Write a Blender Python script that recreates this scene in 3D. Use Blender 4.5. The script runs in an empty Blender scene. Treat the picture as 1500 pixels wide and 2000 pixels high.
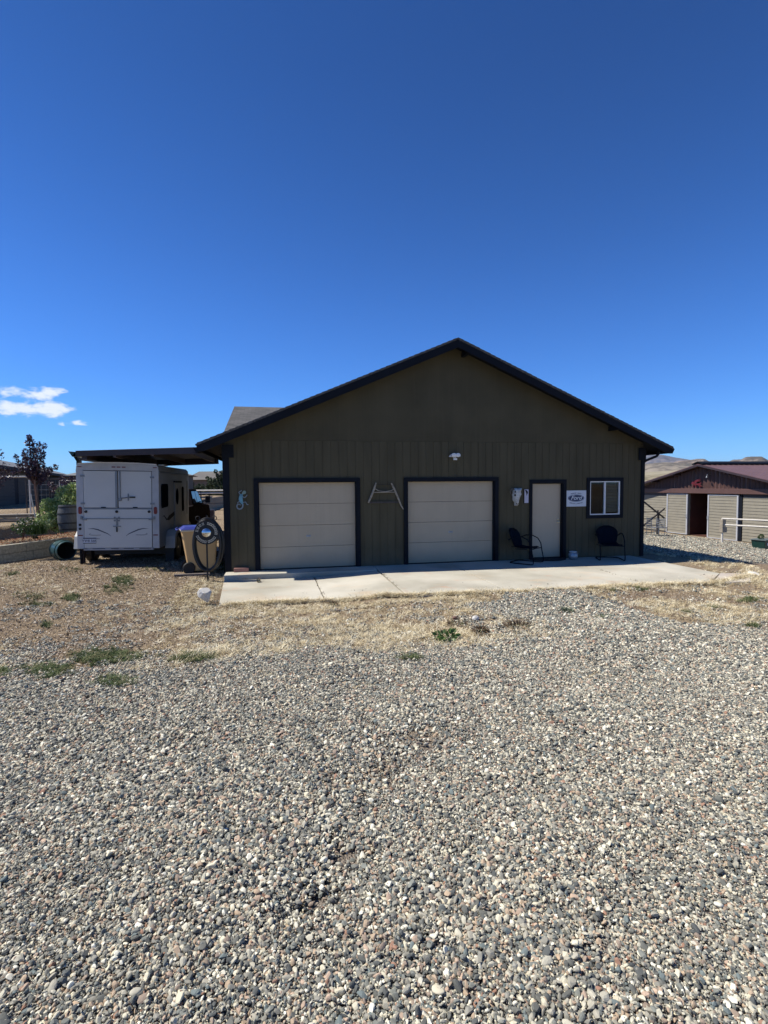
import bpy, bmesh, math, random
import numpy as np
from mathutils import Vector, Matrix, Euler
from math import sin, cos, pi, radians

S = bpy.context.scene
C = S.collection
RNG = np.random.default_rng(7)
random.seed(5)

# ------------------------------------------------------------------ camera, sky, sun, exposure
CAM = Vector((1.3265, -12.4365, 2.0319))
YAW, PITCH, ROLL, FOC = 0.2015, 0.0529, -0.0084, 980.0
cd = bpy.data.cameras.new('camera'); cam = bpy.data.objects.new('camera', cd); C.objects.link(cam)
cd.sensor_fit = 'HORIZONTAL'; cd.sensor_width = 36; cd.lens = 36*FOC/1500
cd.clip_start = 0.05; cd.clip_end = 30000
cam.matrix_world = Matrix.Translation(CAM) @ Matrix.Rotation(-YAW, 4, 'Z') @ Matrix.Rotation(pi/2-PITCH, 4, 'X') @ Matrix.Rotation(ROLL, 4, 'Z')
S.camera = cam

SUN = Vector((-.71, 0.17, 1.0)).normalized()
sd = bpy.data.lights.new('sun', 'SUN'); sun = bpy.data.objects.new('sun', sd); C.objects.link(sun)
sd.energy = 4.6; sd.angle = radians(0.53); sd.color = (1.0, 0.945, 0.86)
sun.rotation_euler = SUN.to_track_quat('Z', 'Y').to_euler()

w = bpy.data.worlds.new('World'); S.world = w; w.use_nodes = True
wn, wl = w.node_tree.nodes, w.node_tree.links
wn.clear()
sky = wn.new('ShaderNodeTexSky'); sky.sky_type = 'NISHITA'; sky.sun_disc = False
sky.sun_elevation = math.asin(SUN.z); sky.sun_rotation = math.atan2(SUN.x, SUN.y)
sky.altitude = 1500; sky.air_density = 1.0; sky.dust_density = 0.3; sky.ozone_density = 3.0
bg = wn.new('ShaderNodeBackground'); bg.inputs['Strength'].default_value = 0.076
wo = wn.new('ShaderNodeOutputWorld')
# small fair-weather clouds low in the sky, part of the sky itself, by direction
def wmath(op, a, b=None):
    n = wn.new('ShaderNodeMath'); n.operation = op
    for i, q in enumerate((a, b)):
        if q is None: continue
        if isinstance(q, (int, float)): n.inputs[i].default_value = q
        else: wl.new(q, n.inputs[i])
    return n.outputs[0]
tc = wn.new('ShaderNodeTexCoord')
sx = wn.new('ShaderNodeSeparateXYZ'); wl.new(tc.outputs['Generated'], sx.inputs[0])
az = wmath('ARCTAN2', sx.outputs['X'], sx.outputs['Y'])
el = wmath('ARCSINE', sx.outputs['Z'])
cv = wn.new('ShaderNodeCombineXYZ'); wl.new(az, cv.inputs[0]); wl.new(wmath('MULTIPLY', el, 2.2), cv.inputs[1])
nz = wn.new('ShaderNodeTexNoise'); nz.inputs['Scale'].default_value = 30; nz.inputs['Detail'].default_value = 7; nz.inputs['Roughness'].default_value = 0.58
wl.new(cv.outputs[0], nz.inputs['Vector']); nz.inputs['Distortion'].default_value = .25
def ray(px, py):
    X, Y = px-750, py-1000; c, s = cos(ROLL), sin(ROLL); X, Y = c*X+s*Y, -s*X+c*Y
    xr, d, u = X/FOC, 1, -Y/FOC
    yd = d*cos(PITCH)+u*sin(PITCH); z = -d*sin(PITCH)+u*cos(PITCH)
    return Vector((xr*cos(YAW)+yd*sin(YAW), -xr*sin(YAW)+yd*cos(YAW), z))
tot = None
for (px, py, wx, wy, a) in ((50, 770, 50, 14, 1.05), (102, 766, 30, 10, .9), (28, 800, 48, 14, 1.1), (105, 799, 42, 14, 1.1), (140, 800, 13, 6, .6), (120, 828, 10, 5, .6), (150, 826, 24, 6, .85)):
    r = ray(px, py).normalized(); a0 = math.atan2(r.x, r.y); e0 = math.asin(r.z)
    u = wmath('DIVIDE', wmath('SUBTRACT', az, a0), wx/FOC*.72)
    v = wmath('DIVIDE', wmath('SUBTRACT', el, e0), wy/FOC*.88)
    q = wmath('SUBTRACT', a, wmath('ADD', wmath('MULTIPLY', u, u), wmath('MULTIPLY', v, v)))
    tot = q if tot is None else wmath('MAXIMUM', tot, q)
fac = wmath('ADD', wmath('MULTIPLY', tot, .8), wmath('MULTIPLY', wmath('SUBTRACT', nz.outputs['Fac'], 0.5), 4.2))
cr = wn.new('ShaderNodeMapRange'); cr.interpolation_type = 'SMOOTHSTEP'
wl.new(fac, cr.inputs[0]); cr.inputs[1].default_value = -0.18; cr.inputs[2].default_value = .95; cr.inputs[4].default_value = .95
hs = wn.new('ShaderNodeHueSaturation'); hs.inputs['Saturation'].default_value = 1.12; hs.inputs['Value'].default_value = 1.0
wl.new(sky.outputs[0], hs.inputs['Color'])
mxw = wn.new('ShaderNodeMixRGB'); wl.new(cr.outputs[0], mxw.inputs[0]); tint = wn.new('ShaderNodeMixRGB'); tint.blend_type = 'MULTIPLY'; tint.inputs[0].default_value = 1; tint.inputs[2].default_value = (.395, .77, 1.28, 1)
wl.new(hs.outputs[0], tint.inputs[1])
er_ = wn.new('ShaderNodeValToRGB'); er_.color_ramp.interpolation = 'B_SPLINE'; wl.new(wmath('MAXIMUM', sx.outputs['Z'], 0.0), er_.inputs[0]); ee = er_.color_ramp.elements
while len(ee) < 6: ee.new(.5)
for q, (p, v) in zip(ee, ((0, .56), (.06, .59), (.22, .61), (.40, .53), (.62, .41), (1, .37))): q.position = p; q.color = (v, v, v, 1)
deep = wn.new('ShaderNodeVectorMath'); deep.operation = 'MULTIPLY'; wl.new(tint.outputs[0], deep.inputs[0]); wl.new(er_.outputs[0], deep.inputs[1])
dp2 = wn.new('ShaderNodeVectorMath'); dp2.operation = 'SCALE'; dp2.inputs['Scale'].default_value = 2.0; wl.new(deep.outputs[0], dp2.inputs[0]); wl.new(dp2.outputs[0], mxw.inputs[1])
mxw.inputs[2].default_value = (8.6, 9.2, 9.6, 1)
wl.new(mxw.outputs[0], bg.inputs['Color']); wl.new(bg.outputs[0], wo.inputs['Surface'])
S.view_settings.view_transform = 'Standard'; S.view_settings.look = 'None'
S.view_settings.exposure = 0.5; S.view_settings.gamma = 1
S.render.engine = 'CYCLES'
S.cycles.max_bounces = 6; S.cycles.diffuse_bounces = 3; S.cycles.glossy_bounces = 3; S.cycles.transmission_bounces = 4
S.cycles.transparent_max_bounces = 8; S.cycles.sample_clamp_indirect = 6

# ------------------------------------------------------------------ helpers
def dep(px, py, d):
    r = ray(px, py); f = Vector((sin(YAW), cos(YAW), 0)); return CAM + r*(d/(r.dot(f)))
def onz(px, py, z):
    r = ray(px, py); return CAM + r*((z-CAM.z)/r.z)
def ss(t):
    t = np.clip(t, 0, 1); return t*t*(3-2*t)

def mat(name, col, rough=.7, var=.12, scale=6, bump=.0, metal=0., stretch=(1, 1, 1), col2=None, bscale=None, spec=.5, coat=0., detail=5, distort=0.):
    m = bpy.data.materials.new(name); m.use_nodes = True
    N, L = m.node_tree.nodes, m.node_tree.links
    b = N['Principled BSDF']; b.inputs['Roughness'].default_value = rough; b.inputs['Metallic'].default_value = metal
    b.inputs['Specular IOR Level'].default_value = spec; b.inputs['Coat Weight'].default_value = coat
    t = N.new('ShaderNodeTexCoord'); mp = N.new('ShaderNodeMapping'); mp.inputs['Scale'].default_value = stretch
    L.new(t.outputs['Object'], mp.inputs[0])
    n = N.new('ShaderNodeTexNoise'); n.inputs['Scale'].default_value = scale; n.inputs['Detail'].default_value = detail; n.inputs['Distortion'].default_value = distort
    L.new(mp.outputs[0], n.inputs['Vector'])
    rp = N.new('ShaderNodeValToRGB'); L.new(n.outputs['Fac'], rp.inputs[0])
    c1 = [max(0, c*(1-var)) for c in col]; c2 = [min(1, c*(1+var)) for c in col] if col2 is None else list(col2)
    rp.color_ramp.elements[0].position = .3; rp.color_ramp.elements[1].position = .7
    rp.color_ramp.elements[0].color = (*c1, 1); rp.color_ramp.elements[1].color = (*c2, 1)
    L.new(rp.outputs[0], b.inputs['Base Color'])
    if bump:
        n2 = N.new('ShaderNodeTexNoise'); n2.inputs['Scale'].default_value = bscale or scale*4; n2.inputs['Detail'].default_value = 4
        L.new(mp.outputs[0], n2.inputs['Vector'])
        bp = N.new('ShaderNodeBump'); bp.inputs['Strength'].default_value = 1; bp.inputs['Distance'].default_value = bump
        L.new(n2.outputs['Fac'], bp.inputs['Height']); L.new(bp.outputs[0], b.inputs['Normal'])
    return m

def glass(name, tint=(.02, .025, .03), rough=.03):
    m = bpy.data.materials.new(name); m.use_nodes = True
    b = m.node_tree.nodes['Principled BSDF']; b.inputs['Base Color'].default_value = (*tint, 1)
    b.inputs['Roughness'].default_value = rough; b.inputs['Specular IOR Level'].default_value = .25
    return m

class MB:
    def __init__(s): s.v = []; s.f = []; s.mi = []; s.k = 0
    def add(s, vs, fs):
        o = len(s.v); s.v += [tuple(q) for q in vs]; s.f += [tuple(i+o for i in f) for f in fs]; s.mi += [s.k]*len(fs)
    def box(s, x0, x1, y0, y1, z0, z1):
        s.add([(x0, y0, z0), (x1, y0, z0), (x1, y1, z0), (x0, y1, z0), (x0, y0, z1), (x1, y0, z1), (x1, y1, z1), (x0, y1, z1)],
              [(0, 3, 2, 1), (4, 5, 6, 7), (0, 1, 5, 4), (1, 2, 6, 5), (2, 3, 7, 6), (3, 0, 4, 7)])
    def hexa(s, lo, hi):
        s.add(list(lo)+list(hi), [(0, 3, 2, 1), (4, 5, 6, 7), (0, 1, 5, 4), (1, 2, 6, 5), (2, 3, 7, 6), (3, 0, 4, 7)])
    def bar(s, p, q, wd, ht, up=(0, 0, 1)):
        p, q = Vector(p), Vector(q); d = (q-p).normalized(); up = Vector(up)
        sd_ = d.cross(up)
        if sd_.length < 1e-4: sd_ = d.cross(Vector((0, 1, 0)))
        sd_.normalize(); u = sd_.cross(d).normalized()
        a, b = sd_*wd/2, u*ht/2
        s.hexa([p-a-b, p+a-b, q+a-b, q-a-b], [p-a+b, p+a+b, q+a+b, q-a+b])
    def tube(s, pts, r, n=8, closed=False, caps=True):
        pts = [Vector(p) for p in pts]; m = len(pts)
        rs = r if isinstance(r, (list, tuple)) else [r]*m
        tang = []
        for i in range(m):
            a = pts[(i-1) % m] if closed or i > 0 else pts[i]; b = pts[(i+1) % m] if closed or i < m-1 else pts[i]
            tang.append((b-a).normalized())
        ref = Vector((0, 0, 1)) if abs(tang[0].z) < .9 else Vector((1, 0, 0))
        u = tang[0].cross(ref).normalized(); vs = []
        for i in range(m):
            u = (u-tang[i]*u.dot(tang[i])).normalized(); v = tang[i].cross(u)
            for k in range(n):
                t = 2*pi*k/n; vs.append(pts[i]+(u*cos(t)+v*sin(t))*rs[i])
        fs = []
        for i in range(m if closed else m-1):
            j = (i+1) % m
            for k in range(n): fs.append((i*n+k, i*n+(k+1) % n, j*n+(k+1) % n, j*n+k))
        if not closed and caps: fs.append(tuple(range(n-1, -1, -1))); fs.append(tuple((m-1)*n+k for k in range(n)))
        s.add(vs, fs)
    def lathe(s, prof, n=20, c=(0, 0, 0), axis='Z', sx_=1, sy_=1, caps=True):
        vs = []; c = Vector(c)
        for (r, z) in prof:
            for k in range(n):
                t = 2*pi*k/n; p = Vector((r*cos(t)*sx_, r*sin(t)*sy_, z))
                if axis == 'Y': p = Vector((p.x, p.z, p.y))
                if axis == 'X': p = Vector((p.z, p.x, p.y))
                vs.append(c+p)
        fs = []
        for i in range(len(prof)-1):
            for k in range(n): fs.append((i*n+k, i*n+(k+1) % n, (i+1)*n+(k+1) % n, (i+1)*n+k))
        if caps: fs.append(tuple(range(n-1, -1, -1))); fs.append(tuple((len(prof)-1)*n+k for k in range(n)))
        s.add(vs, fs)
    def prism(s, poly, y0, y1, axis='Y'):
        n = len(poly)
        f = {'Y': lambda a, b, c: (a, c, b), 'X': lambda a, b, c: (c, a, b), 'Z': lambda a, b, c: (a, b, c)}[axis]
        vs = [f(a, b, y0) for a, b in poly]+[f(a, b, y1) for a, b in poly]
        s.add(vs, [tuple(range(n-1, -1, -1)), tuple(range(n, 2*n))]+[(i, (i+1) % n, n+(i+1) % n, n+i) for i in range(n)])
    def build(s, name, m, parent=None, smooth=False, bevel=0, fix=True):
        me = bpy.data.meshes.new(name); me.from_pydata(s.v, [], s.f)
        for q in (m if isinstance(m, (list, tuple)) else [m]): me.materials.append(q)
        if isinstance(m, (list, tuple)): me.polygons.foreach_set('material_index', s.mi)
        if fix:
            bm = bmesh.new(); bm.from_mesh(me); bmesh.ops.recalc_face_normals(bm, faces=bm.faces); bm.to_mesh(me); bm.free()
        if smooth:
            me.polygons.foreach_set('use_smooth', [True]*len(me.polygons))
            try: me.set_sharp_from_angle(angle=radians(40))
            except Exception: pass
        me.update()
        o = bpy.data.objects.new(name, me); C.objects.link(o)
        if parent: o.parent = parent
        if bevel:
            b = o.modifiers.new('bevel', 'BEVEL'); b.width = bevel; b.segments = 2; b.limit_method = 'ANGLE'
        return o
def box_mb(*a):
    m = MB(); m.box(*a); return m
def tag(o, label=None, cat=None, group=None, kind=None):
    if label: o['label'] = label
    if cat: o['category'] = cat
    if group: o['group'] = group
    if kind: o['kind'] = kind
    return o
def thing(name, label, cat, loc=(0, 0, 0), rot=(0, 0, 0), group=None):
    o = bpy.data.objects.new(name, None); C.objects.link(o); o.location = loc; o.rotation_euler = rot; o.empty_display_size = .2
    return tag(o, label, cat, group)
def dup(root, loc, rot, label, scale=1.):
    r = root.copy(); C.objects.link(r); r.location = loc; r.rotation_euler = rot; r.scale = (scale,)*3; r['label'] = label
    def rec(a, b):
        for ch in [x for x in bpy.data.objects if x.parent == a and x is not b]:
            c = ch.copy(); C.objects.link(c); c.parent = b; rec(ch, c)
    rec(root, r); return r
def text_obj(name, body, size, m, parent, loc, rot=(pi/2, 0, 0), shear=0, ext=.002, sx_=1., sy_=1., bold=0.):
    cu = bpy.data.curves.new(name, 'FONT'); cu.body = body; cu.size = size; cu.extrude = ext; cu.shear = shear
    cu.align_x = 'CENTER'; cu.align_y = 'CENTER'; cu.offset = bold
    t = bpy.data.objects.new(name+'_tmp', cu); C.objects.link(t); bpy.context.view_layer.update()
    me = bpy.data.meshes.new_from_object(t.evaluated_get(bpy.context.evaluated_depsgraph_get()))
    bpy.data.objects.remove(t); bpy.data.curves.remove(cu)
    me.transform(Matrix.Translation(loc) @ Euler(rot).to_matrix().to_4x4() @ Matrix.Diagonal((sx_, sy_, 1, 1)))
    me.materials.clear(); me.materials.append(m)
    o = bpy.data.objects.new(name, me); C.objects.link(o); o.parent = parent; return o

def leaves(pts, size, m, name, parent, normal_up=.3, narrow=.55, jit=.35, seed=1, bend=.25):
    """many small bent leaf faces, one mesh"""
    R = np.random.default_rng(seed); n = len(pts); pts = np.asarray(pts, float)
    d = R.normal(size=(n, 3)); d[:, 2] += normal_up*0; d /= np.linalg.norm(d, axis=1)[:, None]
    e = R.normal(size=(n, 3)); e[:, 2] += normal_up*2; e -= d*(e*d).sum(1)[:, None]; e /= np.linalg.norm(e, axis=1)[:, None]
    c = np.cross(d, e); sz = size*(1+jit*R.normal(size=n)).clip(.4, 1.9)[:, None]
    a = pts-d*sz*.5; b = pts+d*sz*.5; l = pts+c*sz*narrow*.5+e*sz*bend*.5; r = pts-c*sz*narrow*.5+e*sz*bend*.5
    V = np.stack([a, l, b, r], 1).reshape(-1, 3)
    F = np.arange(n*4).reshape(n, 4); F = np.concatenate([F[:, [0, 1, 2]], F[:, [0, 2, 3]]])
    me = bpy.data.meshes.new(name); me.from_pydata(V.tolist(), [], F.tolist()); me.materials.append(m)
    o = bpy.data.objects.new(name, me); C.objects.link(o)
    if parent: o.parent = parent
    return o
def leafmat(name, c1, c2, trans=.25, rough=.5):
    m = bpy.data.materials.new(name); m.use_nodes = True; N, L = m.node_tree.nodes, m.node_tree.links
    b = N['Principled BSDF']; b.inputs['Roughness'].default_value = rough
    g = N.new('ShaderNodeNewGeometry'); rp = N.new('ShaderNodeValToRGB'); L.new(g.outputs['Random Per Island'], rp.inputs[0])
    rp.color_ramp.elements[0].color = (*c1, 1); rp.color_ramp.elements[1].color = (*c2, 1)
    L.new(rp.outputs[0], b.inputs['Base Color'])
    t = N.new('ShaderNodeBsdfTranslucent'); L.new(rp.outputs[0], t.inputs['Color'])
    mx = N.new('ShaderNodeMixShader'); mx.inputs[0].default_value = trans
    L.new(b.outputs[0], mx.inputs[1]); L.new(t.outputs[0], mx.inputs[2]); L.new(mx.outputs[0], N['Material Output'].inputs['Surface'])
    return m

# ------------------------------------------------------------------ terrain height
WA, WD = np.array([-6.23, 3.0]), np.array([.44, .898])      # foot line of the timber retaining wall
WN = np.array([-.898, .44])
def gz(x, y):
    x = np.asarray(x, float); y = np.asarray(y, float)
    z = -.03 + .40*ss((-4.2-y)/7.8)
    z = z - .10*ss((3.4-x)/1.2)*ss((x+.8)/.8)*ss((y+5.2)/1.6)*ss((2-y)/1)
    z = z + .03*ss((-x-1)/1.5)*ss((y+5)/3)
    z = z - .94*np.clip((x-11.6)/12.4, 0, 1)*ss((y+9)/7)
    s = (x-WA[0])*WN[0]+(y-WA[1])*WN[1]
    lim = ss((-x-4.55)/.35)
    z = z + lim*(.41*ss((s-.17)/.12)+.42*ss((s-2.0)/.25)+.25*ss((s-5)/2))
    z = z + .012*np.sin(x*1.7+.6*y)*np.cos(y*1.3-.4*x)+.006*np.sin(3.1*x+1)*np.sin(2.7*y)
    # scuffed hollow in the gravel
    for (a, b, r, h) in ((1.60, -10.20, .11, .055), (1.44, -10.42, .10, .055), (1.85, -9.55, .3, .02), (1.30, -10.50, .08, .035), (1.52, -10.3, .2, .008)):
        z = z - h*np.exp(-((x-a)**2+(y-b)**2)/(r*r))
    return z
def g1(x, y): return float(gz(x, y))

GRAV = [(-30, -6.9), (-1.44, -6.89), (-.5, -6.82), (.57, -6.69), (1.0, -6.63), (1.6, -6.58), (2.2, -6.68), (2.8, -6.77), (3.3, -6.8), (4.0, -6.85), (4.75, -6.83), (4.99, -6.55),
        (5.05, -5.93), (4.81, -5.27), (4.4, -4.6), (4.9, -4.2), (5.6, -3.7), (6.95, -3.75), (6.9, -4.4), (6.83, -5.59), (6.7, -6.71), (7.49, -7.14), (30, -8.2), (60, -60), (-60, -60), (-60, -7)]
GRAV2 = [(12.3, .2), (14.0, -.6), (16.5, -.6), (22, -2), (40, -6), (40, 3.0), (23.0, 7.0), (22.6, 11.8), (21.5, 16), (17, 30), (12.3, 30)]
def inpoly(x, y, P):
    x = np.asarray(x); y = np.asarray(y); r = np.zeros(x.shape, bool); n = len(P)
    for i in range(n):
        (x1, y1), (x2, y2) = P[i], P[(i+1) % n]
        if y1 == y2: continue
        c = ((y1 > y) != (y2 > y)) & (x < (x2-x1)*(y-y1)/(y2-y1)+x1); r ^= c
    return r
def wob(x, y, k, s):
    return (np.sin(x*k+s)*np.cos(y*k*1.13+s*2)+.5*np.sin(x*k*2.3+y*k*1.9+s*3)+.35*np.sin(x*k*4.7-y*k*4.1+s))/1.6
def gmask(x, y):
    wx = x+.22*wob(x, y, 2.1, 1.3); wy = y+.22*wob(x, y, 2.4, 4.1)
    return inpoly(wx, wy, GRAV) | inpoly(wx, wy, GRAV2)

def axis(lo, hi, flo, fhi, st):
    a = list(np.arange(flo, fhi, st)); q = flo; d = st
    pre = []
    while q > lo: d *= 1.22; q -= d; pre.append(q)
    q = a[-1]; d = st; post = []
    while q < hi: d *= 1.22; q += d; post.append(q)
    return np.array(pre[::-1]+a+post)
GX = axis(-9000, 9000, -9.0, 17.0, .13); GY = axis(-2000, 9000, -12.6, 7.0, .13)
xx, yy = np.meshgrid(GX, GY); zz = gz(xx, yy)
zz = zz + np.where((np.hypot(xx-1, yy+3) > 60), .4*wob(xx, yy, .013, .5)-.4, 0)
nx, ny = len(GX), len(GY)
zz = np.where((xx > .12) & (xx < 11.0+.6*(yy < -2.9)) & (yy > -2.92-.12*(xx > 2.3)-.35*(xx > 3.7)) & (yy < .3), zz-.16, zz)
V = np.stack([xx, yy, zz], -1).reshape(-1, 3)
I = (np.arange(ny-1)[:, None]*nx+np.arange(nx-1)[None]).ravel()
F = np.stack([I, I+1, I+nx+1, I+nx], 1)
me = bpy.data.meshes.new('ground'); me.from_pydata(V.tolist(), [], F.tolist())
me.polygons.foreach_set('use_smooth', [True]*len(me.polygons))
gm = gmask(xx, yy).astype(float)
for (a, b, r) in ((1.60, -10.18, .13), (1.46, -10.41, .11), (1.75, -9.5, .3), (2.3, -8.9, .35)): gm = gm*(1-.75*np.exp(-((xx-a)**2+(yy-b)**2)/(r*r)))
for it in range(2):
    p = np.pad(gm, 1, mode='edge'); gm = (p[1:-1, 1:-1]*2+p[:-2, 1:-1]+p[2:, 1:-1]+p[1:-1, :-2]+p[1:-1, 2:])/6
at = me.attributes.new('gravel', 'FLOAT', 'POINT'); at.data.foreach_set('value', gm.ravel())
ground = bpy.data.objects.new('ground', me); C.objects.link(ground); tag(ground, kind='structure')

def ground_mat():
    m = bpy.data.materials.new('ground_dirt_and_gravel'); m.use_nodes = True; N, L = m.node_tree.nodes, m.node_tree.links
    b = N['Principled BSDF']; b.inputs['Roughness'].default_value = .95; b.inputs['Specular IOR Level'].default_value = .2
    t = N.new('ShaderNodeTexCoord')
    def noise(sc, det=4, dist=0):
        n = N.new('ShaderNodeTexNoise'); n.inputs['Scale'].default_value = sc; n.inputs['Detail'].default_value = det; n.inputs['Distortion'].default_value = dist
        L.new(t.outputs['Object'], n.inputs['Vector']); return n.outputs['Fac']
    def ramp(f, cs):
        r = N.new('ShaderNodeValToRGB'); e = r.color_ramp.elements
        while len(e) < len(cs): e.new(.5)
        for q, (p, c) in zip(e, cs): q.position = p; q.color = (*c, 1)
        L.new(f, r.inputs[0]); return r.outputs[0]
    def mix(f, a, b_):
        q = N.new('ShaderNodeMixRGB')
        if isinstance(f, float): q.inputs[0].default_value = f
        else: L.new(f, q.inputs[0])
        L.new(a, q.inputs[1]); L.new(b_, q.inputs[2]); return q.outputs[0]
    dirt = ramp(noise(.55, 5), [(.34, (.23, .16, .105)), (.5, (.33, .245, .155)), (.66, (.43, .335, .205))])
    chips = ramp(noise(38, 5), [(.36, (.10, .07, .045)), (.5, (.30, .22, .14)), (.63, (.52, .42, .27))])
    dirt = mix(.55, dirt, chips)
    vo = N.new('ShaderNodeTexVoronoi'); vo.inputs['Scale'].default_value = 85; L.new(t.outputs['Object'], vo.inputs['Vector'])
    sp = N.new('ShaderNodeSeparateColor'); L.new(vo.outputs['Color'], sp.inputs[0])
    peb = ramp(sp.outputs[0], [(0, (.08, .08, .08)), (.35, (.19, .18, .165)), (.7, (.30, .275, .24)), (1, (.45, .42, .38))])
    silt = ramp(noise(3.5, 5), [(.3, (.16, .135, .11)), (.7, (.27, .225, .17))])
    grav = mix(.62, silt, peb)
    a = N.new('ShaderNodeAttribute'); a.attribute_name = 'gravel'
    # farther out: dry range land
    base = mix(a.outputs['Fac'], dirt, grav)
    d = N.new('ShaderNodeVectorMath'); d.operation = 'LENGTH'; L.new(t.outputs['Object'], d.inputs[0])
    mr = N.new('ShaderNodeMapRange'); L.new(d.outputs['Value'], mr.inputs[0]); mr.inputs[1].default_value = 28; mr.inputs[2].default_value = 60
    far = ramp(noise(.06, 8), [(.35, (.21, .15, .095)), (.5, (.34, .26, .165)), (.65, (.42, .34, .21))])
    L.new(mix(mr.outputs[0], base, far), b.inputs['Base Color'])
    bp = N.new('ShaderNodeBump'); bp.inputs['Distance'].default_value = .02; L.new(noise(55, 5), bp.inputs['Height'])
    bp2 = N.new('ShaderNodeBump'); bp2.inputs['Distance'].default_value = .018; bp2.invert = True; L.new(vo.outputs['Distance'], bp2.inputs['Height']); L.new(bp.outputs[0], bp2.inputs['Normal'])
    L.new(bp2.outputs[0], b.inputs['Normal'])
    return m
me.materials.append(ground_mat())

# ------------------------------------------------------------------ hills
def hill(name, m, prof, D, thick, seed, kind='structure', rough=1., base_drop=20, rows=26, toward=0):
    """ridge given as (image x, image y) of its crest seen from the yard, standing D metres away; a heightfield with depth"""
    R = np.random.default_rng(seed)
    px = np.array([p[0] for p in prof]); py = np.array([p[1] for p in prof])
    n = 150; xs = np.linspace(px[0], px[-1], n); ys = np.interp(xs, px, py)
    az_, hh = [], []
    for X, Y in zip(xs, ys):
        r = ray(X, Y); f = Vector((r.x, r.y)); az_.append(f.normalized()); hh.append(CAM.z+D*r.z/f.length)
    hh = np.array(hh)
    V = []
    vv = np.linspace(0, 1, rows)
    for j, v in enumerate(vv):
        prof_v = sin(pi*min(v*1.0, .5)) if v < .5 else cos(pi*(v-.5))
        for i in range(n):
            dist = D+thick*(v-.5)
            gully = sum(sin(i*k*.21+seed*k+v*3*k)*a for k, a in ((1, .5), (2.3, .3), (5.1, .2), (9.7, .12)))
            env = prof_v**1.1
            h = -base_drop+(hh[i]+base_drop)*env*(1+rough*.16*gully*(1-env)*1.6)
            V.append((CAM.x+az_[i].x*dist, CAM.y+az_[i].y*dist, h))
    I = (np.arange(rows-1)[:, None]*n+np.arange(n-1)[None]).ravel()
    F = np.stack([I, I+1, I+n+1, I+n], 1)
    me = bpy.data.meshes.new(name); me.from_pydata(V, [], F.tolist()); me.materials.append(m)
    me.polygons.foreach_set('use_smooth', [True]*len(me.polygons))
    o = bpy.data.objects.new(name, me); C.objects.link(o); tag(o, kind=kind); return o
def hillmat(name, cs, sc, sc2):
    m = bpy.data.materials.new(name); m.use_nodes = True; N, L = m.node_tree.nodes, m.node_tree.links
    b = N['Principled BSDF']; b.inputs['Roughness'].default_value = 1; b.inputs['Specular IOR Level'].default_value = .1
    t = N.new('ShaderNodeTexCoord'); f = None
    n = N.new('ShaderNodeTexNoise'); n.inputs['Scale'].default_value = sc; n.inputs['Detail'].default_value = 8; L.new(t.outputs['Object'], n.inputs['Vector'])
    n2 = N.new('ShaderNodeTexNoise'); n2.inputs['Scale'].default_value = sc2; n2.inputs['Detail'].default_value = 3; L.new(t.outputs['Object'], n2.inputs['Vector'])
    ad = N.new('ShaderNodeMath'); ad.operation = 'MULTIPLY_ADD'; L.new(n2.outputs['Fac'], ad.inputs[0]); ad.inputs[1].default_value = .5; 
    sb = N.new('ShaderNodeMath'); sb.operation = 'MULTIPLY'; sb.inputs[1].default_value = .5; L.new(n.outputs['Fac'], sb.inputs[0]); L.new(sb.outputs[0], ad.inputs[2])
    r = N.new('ShaderNodeValToRGB'); e = r.color_ramp.elements
    while len(e) < len(cs): e.new(.5)
    for q, (p, c) in zip(e, cs): q.position = p; q.color = (*c, 1)
    L.new(ad.outputs[0], r.inputs[0]); L.new(r.outputs[0], b.inputs['Base Color'])
    return m
hm1 = hillmat('dry_grass_slope', [(.4, (.15, .13, .08)), (.5, (.25, .22, .15)), (.6, (.31, .28, .20))], .02, .25)  # hill colours are greyed to carry part of the distance haze
hm2 = hillmat('brush_hill', [(.42, (.07, .07, .06)), (.5, (.16, .14, .115)), (.58, (.24, .21, .17))], .006, .06)
hm3 = hillmat('red_mesa_rock', [(.42, (.10, .085, .07)), (.5, (.20, .16, .13)), (.58, (.27, .22, .175))], .004, .03)
hm4 = hillmat('far_mountain', [(.42, (.05, .06, .07)), (.5, (.10, .10, .115)), (.58, (.17, .15, .15))], .0012, .008)  # blue-grey of the distant air put into the mountain colour
hill('distant_mountain', hm4, [(1050, 925), (1150, 902), (1210, 891), (1255, 888), (1275, 887), (1295, 889), (1320, 894), (1345, 898), (1370, 902), (1420, 915), (1470, 940)], 7000, 3500, 3)
hill('mesa_hill', hm3, [(1270, 925), (1305, 911), (1318, 902), (1330, 900), (1352, 898), (1362, 896.5), (1376, 896.5), (1384, 901), (1396, 906), (1440, 918), (1500, 925)], 2600, 1200, 5)
hill('mesa_hill', hm3, [(1380, 925), (1418, 904), (1432, 898), (1448, 897.5), (1456, 893), (1466, 892), (1488, 892), (1500, 899), (1530, 905), (1600, 900), (1700, 915)], 2300, 1000, 8)
hill('brush_hill', hm2, [(1000, 930), (1150, 914), (1240, 908), (1300, 903), (1340, 905), (1380, 909), (1450, 907), (1550, 905), (1650, 915)], 1100, 700, 11)
hill('grass_slope', hm1, [(1000, 935), (1150, 926), (1250, 923), (1290, 921), (1350, 917), (1420, 920), (1520, 922), (1650, 935)], 320, 300, 13, base_drop=3, rough=.4)
hill('far_ridge', hm2, [(-400, 940), (-100, 938), (100, 941), (300, 940), (500, 938), (800, 936), (1050, 938)], 3000, 1500, 17)

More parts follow.
